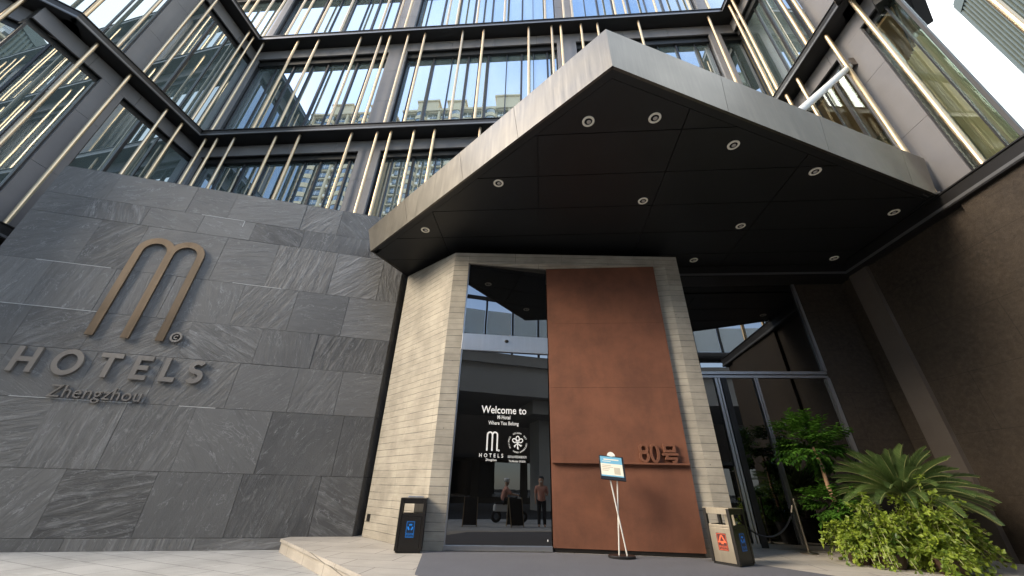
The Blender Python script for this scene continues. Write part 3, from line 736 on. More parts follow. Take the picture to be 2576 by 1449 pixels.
for (x, y) in DL:
    x, y = x * k, y * k
    if proto is None:
        b = MB().lathe([(0.076, -0.002), (0.108, -0.005), (0.117, 0.0), (0.117, 0.02), (0.076, 0.0115), (0.076, -0.002)], (x, y, Zc), 32)
        ringo = b.build('downlight', lampm, can, smooth=False)
        ringo.location = (0, 0, 0)
        cup = MB().lathe([(0.078, 0.004), (0.075, 0.0112), (0.0, 0.0118)], (x, y, Zc), 32).build('reflector_cup', M['gap'], ringo)
        bl = MB().lathe([(0.0, -0.004), (0.024, -0.003), (0.040, 0.002), (0.042, 0.010), (0.0, 0.0105)], (x + 0.012, y + 0.012, Zc), 20).build('lamp_lens', lens, ringo, smooth=True)
        proto = (ringo, cup, bl, x, y)
    else:
        o = proto[0].copy(); COL.objects.link(o); o.parent = can; o.location = (x - proto[3], y - proto[4], 0)
        for ch in proto[1:3]:
            c2_ = ch.copy(); COL.objects.link(c2_); c2_.parent = o
b = MB().prism([(9.14, 10.7), (9.245, 7.26), (9.33, 7.18), (9.20, 10.19), (9.20, 10.7)], Zc + 0.052, Zc + 0.10); b.build('edge_flashing', M['soffit'], can)
# tie rod up to the right wing
b = MB().tube([(5.12, 5.69, 7.9), (9.80, 7.62, 12.94)], 0.095, 14); b.build('tie_rod', M['offwhite'], can, smooth=True)
b = MB().obox((9.84, 7.63, 12.9), 0.14, 0.30, 0.05, 0.0); b.obox((9.84, 7.49, 13.0), 0.14, 0.03, 0.34); b.obox((9.84, 7.77, 13.0), 0.14, 0.03, 0.34); b.build('rod_bracket', M['brownpier'], can)

# ================================================================== HOTEL BUILDING
hotel = thing('hotel_building', 'dark glass hotel with black ledges and slim bronze vertical bars', 'building', (0, 11, 0))
FM = Face((-14.72, 10.1), (9.17, 10.2))
FL_ = Face((-15.05, 5.45), (-14.72, 10.1 - 0.0))        # left wing, outward normal to +x
FLt = Face((-17.28, 3.45), (-15.05, 5.45))              # turned face of the left wing
FR = Face((9.17, 10.2), (9.44, 4.62))                    # right wing, outward normal to -x
FRt = Face((9.44, 4.62), (12.59, 7.20))
FRl = Face((9.44, 4.616), (9.56, 2.0))                     # low ledge running on towards the street
levels = [(6.94, 7.34), (14.40, 14.75), (21.90, 22.22), (29.2, 29.6)]
def part(name, mb, mat, parent=hotel, **kw): return mb.build(name, mat, parent, **kw)
def ledge(F, lv, e0=0.0, e1=0.0):
    z0, z1 = levels[lv]; b = MB()
    F.box(b, -e0, F.len + e1, -1.6, -0.03, z0 + 0.02, z1 - 0.03); F.box(b, -e0, F.len + e1, -0.34, 0.0, z1 - 0.028, z1 + 0.004); F.box(b, -e0, F.len + e1, -0.26, 0.0, z0 - 0.012, z0 + 0.018)
    lo = part('ledge', b, M['ledge'])
    b = MB(); F.box(b, -e0, F.len + e1, -0.028, -0.004, z0 + 0.030, z0 + 0.10); b.build('ledge_lip', M['lip'], lo)
mx0 = lambda x: x + 14.72
for lv in range(4):
    if lv == 0:
        ledge(Face(FM.p(mx0(3.6), 0, 0), FM.p(FM.len, 0, 0)), 0, 0.0, 0.66)
    else: ledge(FM, lv, 0.66 if lv < 3 else 7.2, 0.66 if lv < 3 else 7.0)
    if lv < 3:
        ledge(FL_, lv, 0.0, -0.004); ledge(FLt, lv, 0.0, -0.004); ledge(FR, lv, -0.004, 0.0)
        if lv: ledge(FRt, lv, -0.004, 0.0)
ledge(FRl, 0, -0.002, 0.0)
WN = -0.62
def story(F, lv, cols, s0, s1, muls, glass='glass', seams=2.2, goff=0.34):
    """wall between two ledges: panel band under the upper ledge, columns, glazing with mullions"""
    zb = levels[lv][1] + 0.006; zt_ = levels[lv + 1][0] - 0.016
    zband = zt_ - (0.62 if lv == 0 else 0.72); zhead = zband - (0.26 if lv == 0 else 0.36)
    a = s0; b = MB()
    while a < s1 - 0.01:
        e = min(a + seams, s1); F.box(b, a + 0.006, e - 0.006, WN - 0.06, WN, zband, zt_); a = e
    part('spandrel_panel', b, M['panel'])
    b = MB(); F.box(b, s0, s1, WN - 0.30, WN - 0.07, zband + 0.004, zt_); F.box(b, s0, s1, WN - 0.40, WN - 0.16, zhead, zband - 0.004); part('window_head', b, M['soffit'])
    for (c0, c1) in cols:
        b = MB(); z = zb
        while z < zband - 0.02:
            e = min(z + 2.35, zband - 0.008); F.box(b, c0, c1, WN - 0.10, WN + 0.003, z + 0.004, e); z = e + 0.006
        cm = part('column', b, M['panel'])
        b = MB(); F.box(b, c0 + 0.01, c1 - 0.01, WN - 0.5, WN - 0.105, zb, zband); b.build('column_core', M['frame'], cm)
    edges = [s0] + [x for c in cols for x in c] + [s1]
    for i in range(0, len(edges), 2):
        g0, g1 = edges[i], edges[i + 1]
        if g1 - g0 < 0.15: continue
        b = MB(); F.box(b, g0, g1, WN - goff, WN - goff + 0.03, zb, zhead); w = part('window', b, M[glass])
        b = MB(); F.box(b, g0, g1, WN - goff + 0.035, WN - goff + 0.10, zb, zb + 0.06)
        for mi, mu in enumerate(muls):
            if g0 + 0.05 < mu < g1 - 0.05:
                hw = 0.045 if mi % 2 else 0.018; F.box(b, mu - hw, mu + hw, WN - goff + 0.035, WN - goff + 0.10, zb + 0.062, zhead - 0.002)
        if g1 - g0 > 0.3:
            F.box(b, g0 + 0.001, g0 + 0.05, WN - goff + 0.035, WN - goff + 0.10, zb + 0.062, zhead - 0.002); F.box(b, g1 - 0.05, g1 - 0.001, WN - goff + 0.035, WN - goff + 0.10, zb + 0.062, zhead - 0.002)
        b.build('mullion', M['frame'], w)
mx = lambda x: x + 14.72
mulM = [mx(v) for v in (-13.9, -12.9, -11.9, -11.0, -10.1, -9.4, -8.7, -8.1, -6.2, -5.27, -4.3, -3.44, -2.9, -2.4, -1.46, -0.7, -0.1, 0.6, 2.8, 3.5, 4.3, 5.2, 6.1, 7.0, 7.9)]
for lv in range(3):
    story(FM, lv, [(-0.615, -0.2), (mx(-7.68), mx(-6.70)), (mx(1.10), mx(2.06)), (mx(8.6), mx(9.15))], -0.62 if lv < 2 else -7.2, FM.len + (1.0 if lv < 2 else 7.0), mulM)
# left wing: s = 0 at the outer corner
fl = lambda y: (y - 5.45) / (10.1 - 5.45) * FL_.len
mulL = [fl(v) for v in (6.3, 8.6, 9.35)]
for lv in range(2):
    story(FL_, lv, [(fl(7.03), fl(7.76))], -0.40, fl(10.70), mulL, seams=1.55, goff=0.16)
    story(FLt, lv, [], 0.0, FLt.len - 0.30, [1.5], seams=1.5, goff=0.16)
fr = lambda y: (10.2 - y) / 5.58 * FR.len
mulR = [fl_ for fl_ in (fr(9.6), fr(9.2), fr(8.7), fr(8.3), fr(6.2))]
for lv in range(2):
    story(FR, lv, [(fr(7.84), fr(6.90))], -0.58 + 0.02, fr(5.88), mulR, glass='cglass' if lv == 0 else 'glass', seams=1.35, goff=0.12 if lv == 0 else 0.34)
    story(FRt, lv, [], 1.215, FRt.len, [2.0, 3.0], glass='cglass' if lv == 0 else 'glass', goff=0.12 if lv == 0 else 0.34)
# pale steel strip beside the near column of the right wing
b = MB(); FR.box(b, fr(6.90) + 0.10, fr(6.90) + 0.16, WN - 0.30, WN - 0.18, 7.35, 13.2); part('window_trim', b, M['alu'])
# bronze bars
def bar(F, s, lv, n=-0.19, r=0.058, z0=None):
    zb = levels[lv][1] + 0.005; zt_ = levels[lv + 1][0] - 0.01
    p = F.p(s, n, 0)
    b = MB().tube([(p.x, p.y, zb), (p.x, p.y, zt_ - 0.03), (p.x, p.y, zt_)], r, 14, True, [r, r, r * 0.8])
    o = part('bronze_bar', b, M['bronze'], smooth=True)
mid = [-14.57, -12.61, -11.46, -9.15, -8.04, -7.56, -6.59, -5.70, -3.71, -2.63, -0.32, 0.84, 1.30, 2.31, 3.13, 5.15, 8.55]
low = [-15.08 + 0.5, -14.03, -13.23, -11.31, -10.24, -7.90, -6.77, -6.17, -5.16, -4.28, -2.35, -0.9, 1.1, 2.6, 4.4, 6.6, 8.2]
upp = [-18.4, -17.2, -16.6, -15.6, -14.85, -13.54, -13.0, -11.88, -10.51, -8.31, -7.44, -6.92, -4.66, -4.15, -3.06, -1.6, 0.54, 1.51, 1.95, 4.14, 4.66, 6.2, 7.87, 8.79, 9.9, 11.2, 12.0]
for lv, xs in ((0, low), (1, mid), (2, upp)):
    for x in xs: bar(FM, mx(x), lv)
for lv, ys in ((0, (6.24, 7.34, 8.78, 9.45)), (1, (5.6, 6.62, 7.56, 7.93, 9.66, 9.95))):
    for y in ys: bar(FL_, fl(y), lv)
for lv, ss in ((0, (1.85,)), (1, (0.9,))):
    for s_ in ss: bar(FLt, s_, lv)
for lv, ys in ((0, (6.40, 7.42, 8.85, 9.48)), (1, (7.63, 8.01, 9.68, 9.93))):
    for y in ys: bar(FR, fr(y), lv, r=0.062)
bar(FR, fr(4.66), 0, r=0.062)
# core behind the glazing, roof
b = MB(); b.box(-15.5, 10.0, 12.2, 26, 0.0, 29.0); part('core', b, M['interior'])
b = MB(); b.box(-24, -17.5, 7.0, 26, 0.0, 22.0); part('wing_core', b, M['interior'])
b = MB(); b.box(13.3, 16.8, 11.0, 26, 0.0, 22.0); part('wing_core', b, M['interior'])
# ground floor walls of the wings
b = MB(); FLt.box(b, 0, FLt.len, -0.9, -0.62, -0.25, 6.92); FL_.box(b, 0.0, FL_.len, -0.95, -0.66, -0.25, 6.92); part('ground_wall', b, M['brownwall'])
b = MB(); FLt.box(b, 0.2, FLt.len - 0.1, -0.60, -0.3, 6.1, 6.5); part('signboard_rail', b, M['panel'])
b = MB(); b.box(-4.35, 3.5, 10.95, 11.2, 0.0, 7.3); part('ground_wall', b, M['brownwall'])
FB = Face((3.55, 10.85), (9.62, 10.85))
gx = lambda x: x - 3.55
b = MB(); FB.box(b, gx(8.03), FB.len, -0.4, 0.0, 0.0, 7.28); FB.box(b, gx(3.55), gx(8.03), -0.4, 0.02, 7.14, 7.30); part('ground_wall', b, M['brownwall'])
FG = Face((9.395, 10.84), (9.745, 2.2))
b = MB(); FG.box(b, 0, FG.len, -0.5, 0.0, -0.2, 6.92); part('ground_wall', b, M['brownwall'])
FP = Face((9.31, 10.36), (9.62, 2.4))
b = MB(); FP.box(b, 0.03, 0.63, -0.30, 0.0, 0.0, 6.92); part('pier', b, M['brownpier'])
b = MB(); FP.box(b, 3.28, 7.4, -0.10, 0.0, 0.0, 6.92); part('pier', b, M['brownwall'])
b = MB(); FR.box(b, 0.0, FR.len, -0.6, -0.28, 6.93, 6.938); part('soffit_strip', b, M['ledge'])
# room behind the right wing's clear corner glass
warm = plain('warm_room_wall', (0.22, 0.17, 0.09), 0.7)
rm = [(10.2, 6.24), (13.2, 8.68), (13.2, 11.1), (10.16, 11.1)]
b = MB().prism(rm, 13.4, 13.5); part('room_ceiling', b, plain('warm_ceiling', (0.34, 0.19, 0.08), 0.6))
b = MB().prism(rm, 6.95, 7.36); part('room_floor', b, M['beige'])
b = MB().box(13.21, 13.3, 8.6, 11.2, 6.95, 22); part('room_wall', b, warm)
b = MB().box(10.2, 13.2, 11.12, 11.2, 6.95, 22); part('room_wall', b, warm)
# roofs of the wings
b = MB().prism([(9.5, 10.6), (9.55, 4.9), (12.4, 7.3), (20, 13.3), (20, 26), (10, 26)], 22.0, 22.15); part('roof', b, M['frame'])
b = MB().prism([(-15.1, 10.6), (-15.2, 26), (-24, 26), (-24, 7), (-17.4, 3.8), (-15.3, 5.6)], 22.0, 22.15); part('roof', b, M['frame'])
# curtains inside the corner room
b = MB(); rc = random.Random(5); nA = 170; prev = None
for i in range(nA + 1):
    s_ = i / nA; y = 7.7 - 1.46 * s_; ph = 0.05 * math.sin(i * 0.83 + 0.8 * math.sin(i * 0.21)) + rc.uniform(-0.008, 0.008)
    top = 12.3 - 0.5 * math.sin(s_ * 3.0)
    lo_ = Vector((10.36 + ph * 1.6, y, 7.38)); hi = Vector((10.36 + ph * 0.7, y, top))
    if prev: b.face([prev[0], lo_, hi, prev[1]])
    prev = (lo_, hi)
cu = b.build('curtain', M['curtain'], smooth=True); tag(cu, 'olive sheer curtain hanging behind the corner window top right', 'curtain')

# ================================================================== GROUND FLOOR GLASS SCREEN
scr = thing('glazed_entrance_screen', 'black glass double doors with steel frames right of the concrete portal', 'glass doors', (5.8, 10.85, 0))
b = MB()
FB.box(b, gx(3.9), gx(8.0), -0.10, 0.02, 4.09, 4.17); FB.box(b, gx(3.9), gx(8.0), -0.10, 0.02, 3.99, 4.055)
FB.box(b, gx(7.94), gx(8.02), -0.12, 0.03, 0.08, 3.985); FB.box(b, gx(7.94), gx(8.02), -0.12, 0.03, 4.18, 7.12); FB.box(b, gx(3.9), gx(7.93), -0.12, 0.03, 7.05, 7.12)
b.build('frame', M['alu'], scr)
b = MB(); FB.box(b, gx(5.26), gx(8.0), -0.10, 0.03, 0.002, 0.085); FB.box(b, gx(3.9), gx(5.08), -0.10, 0.03, 0.002, 0.085); b.build('bottom_rail', M['alu'], scr)
for x0, x1, mat in ((4.93, 5.0, 'alu'), (5.02, 5.07, 'alu'), (5.10, 5.25, 'frame'), (6.0, 6.035, 'alu'), (6.05, 6.10, 'alu')):
    b = MB(); FB.box(b, gx(x0), gx(x1), -0.08, 0.025, 0.004 if mat == 'frame' else 0.087, 3.985); b.build('post', M[mat], scr)
for x0, x1 in ((3.9, 4.92), (5.26, 5.99), (6.11, 7.93)):
    b = MB(); FB.box(b, gx(x0), gx(x1), -0.06, -0.04, 0.087, 3.985); b.build('pane', M['dglass'], scr)
b = MB(); FB.box(b, gx(3.9), gx(7.93), -0.06, -0.04, 4.18, 7.045); b.build('pane', M['dglass'], scr)
b = MB(); p0 = FB.p(gx(4.86), 0.09, 0.95); b.tube([p0, p0 + Vector((0, 0, 0.75))], 0.02, 10); b.tube([p0 + Vector((0, 0, .08)), p0 + Vector((0, 0.13, .08))], 0.012, 8); b.tube([p0 + Vector((0, 0, .66)), p0 + Vector((0, 0.13, .66))], 0.012, 8)
b.build('handle', M['steel'], scr, smooth=True)
b = MB(); FB.box(b, gx(3.7), gx(8.0), -0.7, -0.6, 0.02, 7.0); b.build('lobby_screen', M['interior'], scr)

# ================================================================== LITTER BINS
def sticker(F_mat, parent, w, h, base, ink, recyc, label):
    s_ = MB().box(0, w, 0, h, 0, 0.002).xf(F_mat).build('sticker', base, parent)
    mb = merge(stroke([(0.012, 0.012), (w - 0.012, 0.012), (w - 0.012, h - 0.012), (0.012, h - 0.012)], 0.006, 0.003, True))
    cx, cy = w / 2, h * 0.63; rr = w * 0.31
    if recyc:
        for k3 in range(3):
            a0 = 90 + 120 * k3
            seg = stroke(arc(0, 0, rr * 0.8, rr * 0.8, a0 - 42, a0 + 40, 6), rr * 0.52, 0.003); mb = merge(mb, seg.xf(Matrix.Translation((cx, cy, 0))))
    else:
        tri = [(cx - rr, cy - rr * .62), (cx + rr, cy - rr * .62), (cx + rr * .18, cy + rr), (cx - rr * .18, cy + rr)]
        mb = merge(mb, stroke(tri, 0.022, 0.003, True), stroke([(cx - 0.02, cy - rr * .95), (cx + 0.02, cy - rr * .95)], 0.03, 0.0031))
    mb.mesh(fit_text('可回收物' if recyc else '其他垃圾', w * 0.78, h * 0.13, 0).xf(Matrix.Translation((w * 0.11, h * 0.16, 0.003))).as_mesh())
    mb.mesh(fit_text('Recyclable' if recyc else 'Other Waste', w * 0.62, h * 0.055, 0).xf(Matrix.Translation((w * 0.19, h * 0.075, 0.003))).as_mesh())
    mb.xf(F_mat).build('symbol', ink, s_)
def as_mesh(self):
    me = bpy.data.meshes.new('tmp'); me.from_pydata(self.v, [], self.f); return me
MB.as_mesh = as_mesh
def litter_bin(label, c, ang, w, d, h, faces):
    """square post bin: plinth, four corner posts, hood with openings on two sides, doors below"""
    t = thing('litter_bin', label, 'litter bin', (c[0], c[1], 0), 'litter bins beside the portal')
    ca, sa = math.cos(ang), math.sin(ang); T = Matrix.Translation((c[0], c[1], 0)) @ Matrix.Rotation(ang, 4, 'Z')
    B_ = lambda *a: MB().box(*a).xf(T)
    B_(-w/2 + .02, w/2 - .02, -d/2 + .02, d/2 - .02, 0.013, 0.055).build('plinth', M['black'], t)
    pw = 0.055
    for sx in (-1, 1):
        for sy in (-1, 1):
            x0, x1 = sorted((sx * w/2, sx * (w/2 - pw))); y0, y1 = sorted((sy * d/2, sy * (d/2 - pw)))
            B_(x0, x1, y0, y1, 0.04, h - 0.012).build('corner_post', M['binblack'], t, 0.004)
    B_(-w/2 + .002, w/2 - .002, -d/2 + .002, d/2 - .002, h - 0.011, h).build('lid', M['steel'], t, 0.003)
    if faces == 'dark':
        B_(-w/2 + .12, w/2 - .08, -d/2 + .09, d/2 - .06, h + 0.001, h + 0.022).build('ashtray', M['alu'], t, 0.006)
    for fi, (mtx, fw) in enumerate(((Matrix.Translation((-w/2, -d/2, 0)) @ Matrix.Rotation(R(90), 4, 'X'), w), (Matrix.Translation((w/2, -d/2, 0)) @ Matrix.Rotation(R(90), 4, 'Z') @ Matrix.Rotation(R(90), 4, 'X'), d),
                             (Matrix.Translation((-w/2, d/2, 0)) @ Matrix.Rotation(R(-90), 4, 'Z') @ Matrix.Rotation(R(90), 4, 'X'), d), (Matrix.Translation((w/2, d/2, 0)) @ Matrix.Rotation(R(180), 4, 'Z') @ Matrix.Rotation(R(90), 4, 'X'), w))):
        steel = faces == 'steel' and fi == 0
        mat = M['steel'] if steel else M['binblack']; TT = T @ mtx
        Q = lambda *a: MB().box(*a).xf(TT)
        Q(pw + .004, fw - pw - .004, 0.05, h * .645, -0.03, -0.006).build('door_panel', mat, t, 0.003)
        Q(pw + .004, fw - pw - .004, h * .65, h * .70, -0.028, -0.010).build('rail', mat, t, 0.003)
        Q(pw + .004, fw - pw - .004, h * .885, h - .013, -0.03, -0.008).build('hood', mat, t, 0.003)
    liner = MB().box(-w/2 + .05, w/2 - .05, -d/2 + .06, d/2 - .05, h * .60, h * .66).xf(T); liner.box
    liner.build('chute_floor', M['binblack'], t)
    MB().box(w * .02, w/2 - .06, -.02, 0.0, h * .665, h * .88).xf(T).build('chute_divider', M['steel'], t)
    return t, T, w, d, h
t, T, w, d, h = litter_bin('black litter bin with blue recycling sticker left of the entrance door', (-2.53, 8.36), R(13), 0.50, 0.38, 0.90, 'dark')
sticker(T @ Matrix.Translation((-0.085, -0.19, 0.24)) @ Matrix.Rotation(R(90), 4, 'X') @ Matrix.Translation((0, 0, -0.0058)), t, 0.165, 0.27, M['navy'], M['blue'], True, '')
t, T, w, d, h = litter_bin('litter bin with steel front and red sticker right of the rust panel', (3.36, 8.30), R(-52), 0.50, 0.50, 0.87, 'steel')
sticker(T @ Matrix.Translation((-0.08, -0.25, 0.22)) @ Matrix.Rotation(R(90), 4, 'X') @ Matrix.Translation((0, 0, -0.0058)), t, 0.18, 0.26, M['maroon'], M['red'], False, '')
sticker(T @ Matrix.Translation((0.25, -0.085, 0.22)) @ Matrix.Rotation(R(90), 4, 'Z') @ Matrix.Rotation(R(90), 4, 'X') @ Matrix.Translation((0, 0, -0.0058)), t, 0.17, 0.27, M['navy'], M['blue'], True, '')

# ================================================================== NOTICE STAND
st = thing('notice_stand', 'white crossed-pole notice stand with tilted board before the rust panel', 'sign stand', (1.46, 8.5, 0.012))
b = MB(); b.lathe([(0, 0), (0.24, 0), (0.25, 0.012), (0.25, 0.035), (0.24, 0.045), (0, 0.05)], (0, 0, 0), 40)
b.v = [Vector((1.46 + v.x, 8.5 + v.y * 0.72, 0.012 + v.z)) for v in b.v]; b.build('base', M['black'], st)
MB().tube([(1.41, 8.47, 0.06), (1.485, 8.32, 1.31)], 0.013, 12).build('pole', M['offwhite'], st, smooth=True)
MB().tube([(1.55, 8.44, 0.06), (1.345, 8.31, 1.31)], 0.013, 12).build('pole', M['offwhite'], st, smooth=True)
tilt = Matrix.Translation((1.405, 8.25, 1.29)) @ Matrix.Rotation(R(4), 4, 'Z') @ Matrix.Rotation(R(62), 4, 'X') @ Matrix.Rotation(R(-5), 4, 'Z')
bo = MB().box(-0.245, 0.245, 0.0, 0.50, -0.03, 0.0).xf(tilt).build('board', M['black'], st, 0.004)
no = MB().box(-0.225, 0.205, 0.06, 0.475, 0.001, 0.004).xf(tilt).build('notice', M['paper'], bo)
MB().box(-0.225, 0.205, 0.325, 0.475, 0.0045, 0.006).xf(tilt).build('heading', M['cyan'], no)
b = MB()
for i, (x0, x1) in enumerate(((-.20, -.02), (-.20, 0.02), (-.20, -.05), (-.20, -.08))): b.box(x0, x1, 0.275 - i * 0.035, 0.29 - i * 0.035, 0.0045, 0.0055)
b.box(0.03, 0.15, 0.11, 0.25, 0.0045, 0.0055)
b.xf(tilt).build('print', M['faint'], no)
b = MB().box(-0.16, 0.14, 0.40, 0.425, 0.0062, 0.007); b.box(-0.19, -0.02, 0.365, 0.378, 0.0062, 0.007); b.xf(tilt).build('heading_print', M['paper'], no)
MB().box(-0.225, 0.205, 0.06, 0.085, 0.0045, 0.006).xf(tilt).build('heading', M['cyan'], no)
b = MB(); fan = [(0.0, 0.0)] + arc(0, 0, 0.085, 0.105, 10, 170, 12)
b.prism(fan, -0.004, 0.012); b.xf(tilt @ Matrix.Translation((0, 0.475, 0.008))).build('clip', M['offwhite'], bo)

# ================================================================== ROPE BARRIER
def stanchion(c, label):
    t = thing('rope_post', label, 'barrier post', (c[0], c[1], 0), 'rope posts in front of the glass doors')
    MB().lathe([(0, 0.001), (0.16, 0.001), (0.165, 0.012), (0.15, 0.03), (0.05, 0.045), (0.03, 0.07), (0.0, 0.07)], (c[0], c[1], 0), 32).build('base', M['steel'], t, smooth=True)
    MB().lathe([(0.022, 0.06), (0.022, 0.92), (0.03, 0.925), (0.03, 0.96), (0.024, 0.965), (0.024, 1.0), (0.032, 1.01), (0.03, 1.035), (0.0, 1.05)], (c[0], c[1], 0), 20).build('post', M['steel'], t, smooth=True)
    return t
sp = (5.72, 10.15)
stanchion(sp, 'polished steel rope post beside the potted plants'); stanchion((4.22, 10.28), 'steel rope post half hidden behind the right litter bin')
b = MB(); pts = []
for i in range(25):
    u_ = i / 24; pts.append((sp[0] - 0.06 + (4.30 - sp[0] + 0.06) * u_, 10.15 + 0.13 * u_, 0.90 - 0.62 * (1 - (2 * u_ - 1) ** 2) ** 0.8))
b.tube(pts, 0.019, 10)
rope = b.build('barrier_rope', M['black'], smooth=True); tag(rope, 'black rope sagging between two steel posts', 'rope')
b = MB(); b.tube([pts[0], pts[1]], 0.024, 10); b.build('rope_end', M['steel'], rope, smooth=True)
b = MB(); b.tube([pts[-2], pts[-1]], 0.024, 10); b.build('rope_end', M['steel'], rope, smooth=True)

# ================================================================== PLANTS
rp = random.Random(11)
def leaf(mb, p, d, n, L_, w, at):
    """folded, pointed leaf of four faces"""
    d = d.normalized(); s_ = d.cross(n).normalized(); n = s_.cross(d).normalized()
    mid1 = p + d * L_ * 0.45 - n * w * 0.12; tip = p + d * L_ - n * L_ * 0.12
    l1 = p + d * L_ * 0.38 + s_ * w * 0.5 + n * w * 0.08; r1 = p + d * L_ * 0.38 - s_ * w * 0.5 + n * w * 0.08
    mb.face([p, mid1, l1], at); mb.face([mid1, tip, l1], at); mb.face([p, r1, mid1], at); mb.face([mid1, r1, tip], at)
def rv(): 
    v = Vector((rp.gauss(0, 1), rp.gauss(0, 1), rp.gauss(0, 1))); return v.normalized()
def pot(name, c, r, h, mat, parent):
    MB().lathe([(0, 0.002), (r * .72, 0.002), (r * .75, 0.02), (r * .96, h * .9), (r * 1.02, h * .92), (r * 1.02, h), (r * .92, h), (r * .90, h * .93), (0, h * .93)], (c[0], c[1], 0), 32).build(name, M[mat], parent, smooth=False)
# tiered tree
tr = thing('potted_tree', 'slender potted tree with two clipped leafy tiers beside the glass doors', 'potted tree', (6.35, 9.75, 0))
pot('pot', (6.42, 9.75), 0.26, 0.48, 'blackpot', tr)
MB().tube([(6.42, 9.75, 0.42), (6.36, 9.75, 0.8), (6.31, 9.75, 1.3), (6.32, 9.75, 1.7), (6.28, 9.76, 2.1)], 0.04, 10, True, [0.05, 0.045, 0.04, 0.034, 0.02]).build('trunk', M['trunk'], tr, smooth=True)
def tuft(c, rx, ry, rz, n, Lf, tilt_=0.0):
    mb = MB(); c = Vector(c); cl = []
    for i in range(17):
        v = rv(); rad = 0.45 + 0.5 * rp.random() ** 0.5; cl.append((Vector((v.x * rx * rad, v.y * ry * rad, v.z * rz * rad)), v))
    for i in range(int(n / 6)):
        o_, v = rp.choice(cl); w = rv() * rp.random() ** 0.4
        bp_ = c + o_ + Vector((w.x * rx * 0.36, w.y * ry * 0.36, w.z * rz * 0.16)); bp_.x += (bp_.z - c.z) * tilt_
        out = (bp_ - c).normalized(); dd = (out + Vector((0, 0, 0.1)) + rv() * 0.35).normalized()
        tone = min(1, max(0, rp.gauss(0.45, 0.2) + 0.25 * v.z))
        for q in range(7):   # one compound sprig
            sd = 1 if q % 2 else -1; side = dd.cross(Vector((0, 0, 1))).normalized()
            p = bp_ + dd * (0.035 * q * Lf / 0.12); ld = (dd * 0.8 + side * sd * 0.9 + Vector((0, 0, -0.25)) + rv() * 0.2)
            leaf(mb, p, ld, Vector((0, 0, 1)) + rv() * 0.3, Lf * rp.uniform(.7, 1.1), Lf * 0.5, min(1, max(0, tone + rp.uniform(-.15, .15))))
    return mb
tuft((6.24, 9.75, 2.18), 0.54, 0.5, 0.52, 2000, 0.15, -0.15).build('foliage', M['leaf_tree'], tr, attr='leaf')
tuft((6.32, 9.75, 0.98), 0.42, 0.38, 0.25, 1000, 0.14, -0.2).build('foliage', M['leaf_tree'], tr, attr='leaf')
# cycad
cy = thing('cycad', 'large dark green cycad with arching feathery fronds behind the bright vines', 'cycad', (7.4, 9.15, 0))
pot('pot', (7.4, 9.15), 0.38, 0.55, 'blackpot', cy)
MB().lathe([(0.16, 0.5), (0.2, 0.6), (0.19, 0.85), (0.14, 0.98), (0.05, 1.02), (0, 1.02)], (7.4, 9.15, 0), 16).build('trunk', M['soil'], cy)
cc = Vector((7.33, 9.15, 1.14)); NF = 84
for i in range(NF):
    az = i * 2.399963 + rp.uniform(-.15, .15); q = (i + 0.5) / NF
    el = R(86 - 86 * q ** 0.85 + rp.uniform(-6, 6)); Lf = 1.14 + 0.18 * rp.random() - 0.25 * (1 - q)
    hd_ = Vector((math.cos(az), math.sin(az), 0)); pts = []; p = cc + hd_ * 0.08; a = el
    ns = 12
    for k_ in range(ns + 1):
        pts.append(p.copy()); a -= R(2.2 + 3.4 * k_ / ns * (1.2 if q > .3 else 0.6)); p = p + (hd_ * math.cos(a) + Vector((0, 0, math.sin(a)))) * (Lf / ns)
    if any(pp.x > 9.25 for pp in pts):
        pts = [Vector((min(pp.x, 9.22), pp.y, pp.z)) for pp in pts]
    mb = MB(); tone0 = rp.uniform(0.1, 0.65)
    for k_ in range(1, ns):
        for sub in (0.0, 0.25, 0.5, 0.75):
            b0 = pts[k_].lerp(pts[k_ + 1], sub); dd = (pts[k_ + 1] - pts[k_]).normalized()
            sd = dd.cross(Vector((0, 0, 1))); sd = sd.normalized() if sd.length > .05 else Vector((-hd_.y, hd_.x, 0)); up = sd.cross(dd).normalized()
            tt = (k_ + sub) / ns; ll = 0.17 * (math.sin(math.pi * min(1, tt * 0.86 + 0.12)) ** 0.6 + 0.12)
            for sg in (-1, 1):
                e = b0 + (dd * 0.75 + sd * sg * 0.8 + up * 0.55).normalized() * ll; w_ = dd * 0.008
                mb.face([b0 - w_, b0 + w_, e.lerp(b0, 0.35) + w_ * 1.1, e, e.lerp(b0, 0.4) - w_ * 1.1], min(1, max(0, tone0 + rp.uniform(-.12, .2))))
    fo = mb.build('frond', M['leaf_cycad'], cy, attr='leaf')
    MB().tube(pts, 0.006, 5, True, [0.010 - 0.007 * k_ / ns for k_ in range(ns + 1)]).build('stalk', M['rachis'], fo)
